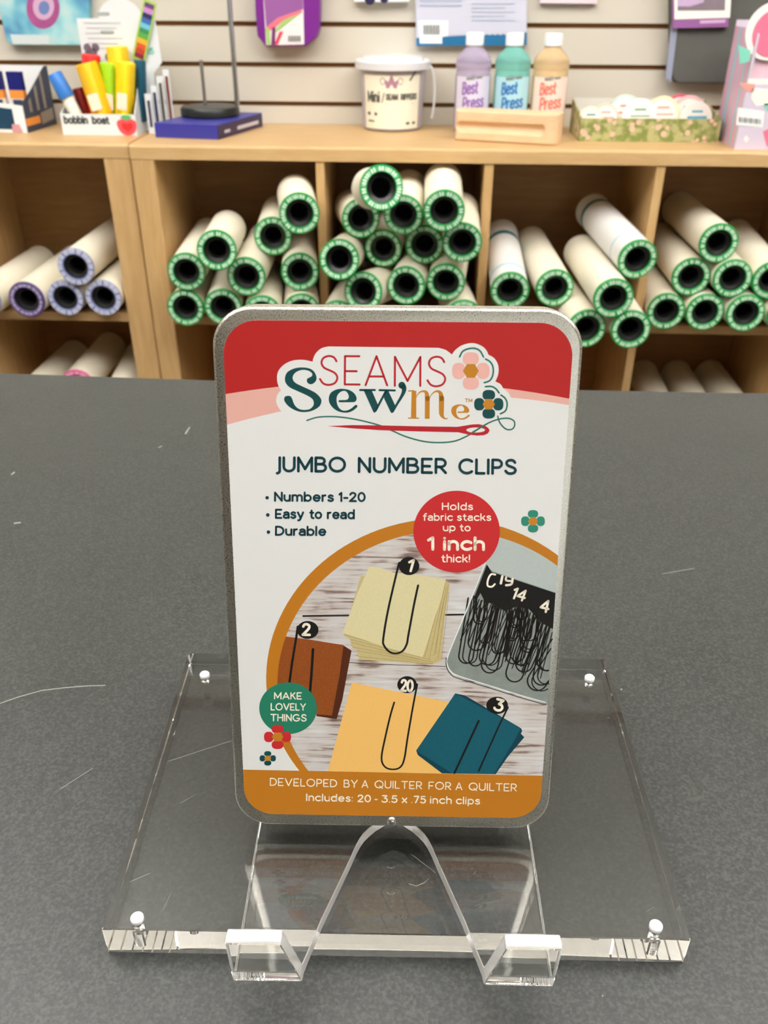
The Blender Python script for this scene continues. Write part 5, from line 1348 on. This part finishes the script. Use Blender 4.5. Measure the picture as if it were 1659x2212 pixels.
# white and lilac card with blue foot and barcode
t, Y = hang('blue_footed_card', 'pale lilac card with a blue foot and barcode hanging behind the bottles', 'package', [(896, -60), (1139, -60), (1138, 98), (899, 100)], .016, mat('lilac_sheet', rgb(206, 206, 222), .4))
print_on(t, 'blue_foot', Y, lambda fl: fl.poly([(899, 82), (1138, 70), (1138, 97.5), (899.5, 99.5)]), mat('foot_blue', rgb(36, 112, 160), .4))
print_on(t, 'scallops', Y, lambda fl: [fl.ngon(ell(966 + 11.5 * k, 71.5 - .1 * k, 6.2, 5, 14)) for k in range(15)], mat('lilac_sheet', rgb(206, 206, 222), .4), 1)['kind'] = 'stuff'
print_on(t, 'barcode_sticker', Y, lambda fl: fl.poly([(903, 44), (968, 44), (968, 78), (955, 80), (955, 94), (907, 94)]), M_cardw, 2)
print_on(t, 'barcode_lines', Y, lambda fl: [fl.stroke([(916 + 3.6 * k, 55), (916 + 3.6 * k, 74)], 1.8 if k % 2 else 2.4) for k in range(10)], M_ink, 3)['kind'] = 'stuff'
print_on(t, 'small_print', Y, lambda fl: [fl.stroke([(908, 2 + 10 * k), (996, 2 + 10 * k)], 3.4) for k in range(2)] + [fl.stroke([(1020, 8 + 9 * k), (1110 - 20 * (k % 2), 8 + 9 * k)], 2) for k in range(5)], mat('blue_grey_ink', rgb(172, 184, 208), .5), 2)['kind'] = 'stuff'
# cut off packages at the top
t, Y = hang('white_hang_card', 'white card with two dark discs cut off by the top edge of the photo', 'package', [(764, -80), (884, -80), (884, 5), (764, 5)], .02, M_cardw)
print_on(t, 'dark_disc', Y, lambda fl: fl.ngon(ell(799, -4, 12, 15, 24)), mat('indigo_disc', rgb(44, 40, 76), .4))
print_on(t, 'dark_disc', Y, lambda fl: fl.ngon(ell(830, -6, 10, 13, 24)), mat('indigo_disc', rgb(44, 40, 76), .4))
t, Y = hang('pale_pink_card', 'pale pink card cut off by the top edge right of the lilac card', 'package', [(1165, -80), (1290, -80), (1290, 9), (1166, 8)], .014, mat('pale_pink', rgb(232, 214, 224), .4))
# grey mat and the purple framed package in front of it
t, Y = hang('grey_felt_mat', 'dark grey felt mat with rounded corner hanging at the right of the wall', 'mat', [(1450, -90), (1700, -90), (1700, 190), (1560, 181), (1465, 180), (1454, 172), (1450, 160)], .030, mat('grey_felt', rgb(92, 92, 88), .9, noise=.12, nscale=30), .004)
obj('clear_sleeve', MB().prism([(on_y(px, py, Y)[0], on_y(px, py, Y)[2]) for px, py in [(1464, -90), (1463, 62), (1449, 178), (1437, 168), (1452, 40), (1456, -90)]], 'y', Y - .002, Y + .004), mat('blue_grey_sleeve', rgb(150, 156, 176), .3), t, M=Matrix.Translation(-t.location))
gy = Y - .012
q = [on_y(px, py, gy) for px, py in [(1453, -80), (1583, -80), (1573, 58), (1454, 61)]]
t = thing('purple_framed_package', 'package with a purple foot and white frame in front of the grey mat', 'package', (q[0][0], Y - .0006, q[3][2]))
def flatp(name, pts, y0, y1, m): return obj(name, MB().prism([(on_y(px, py, y0)[0], on_y(px, py, y0)[2]) for px, py in pts], 'y', y0, y1), m, t, M=Matrix.Translation(-t.location))
flatp('body', [(1453, -80), (1583, -80), (1573, 58), (1454, 61)], gy, Y - .0008, mat('violet_foot', rgb(150, 96, 156), .4))
flatp('white_frame', [(1456, -80), (1583, -80), (1577, 38), (1457, 42)], gy - .001, gy, Mw)
flatp('picture', [(1463, -80), (1570, -80), (1566, 22), (1464, 23)], gy - .0016, gy - .001, mat('dusk_picture', rgb(132, 118, 128), .45, noise=.3, nscale=18))
flatp('picture_sky', [(1463, -80), (1540, -80), (1520, 5), (1490, 14), (1464, 14)], gy - .0022, gy - .0016, mat('lilac_sky', rgb(196, 170, 204), .45))
flatp('foot_lettering', [(1512, 44), (1568, 42), (1566, 49), (1512, 51)], gy - .0006, gy, mat('pale_violet_ink', rgb(210, 172, 206), .45))
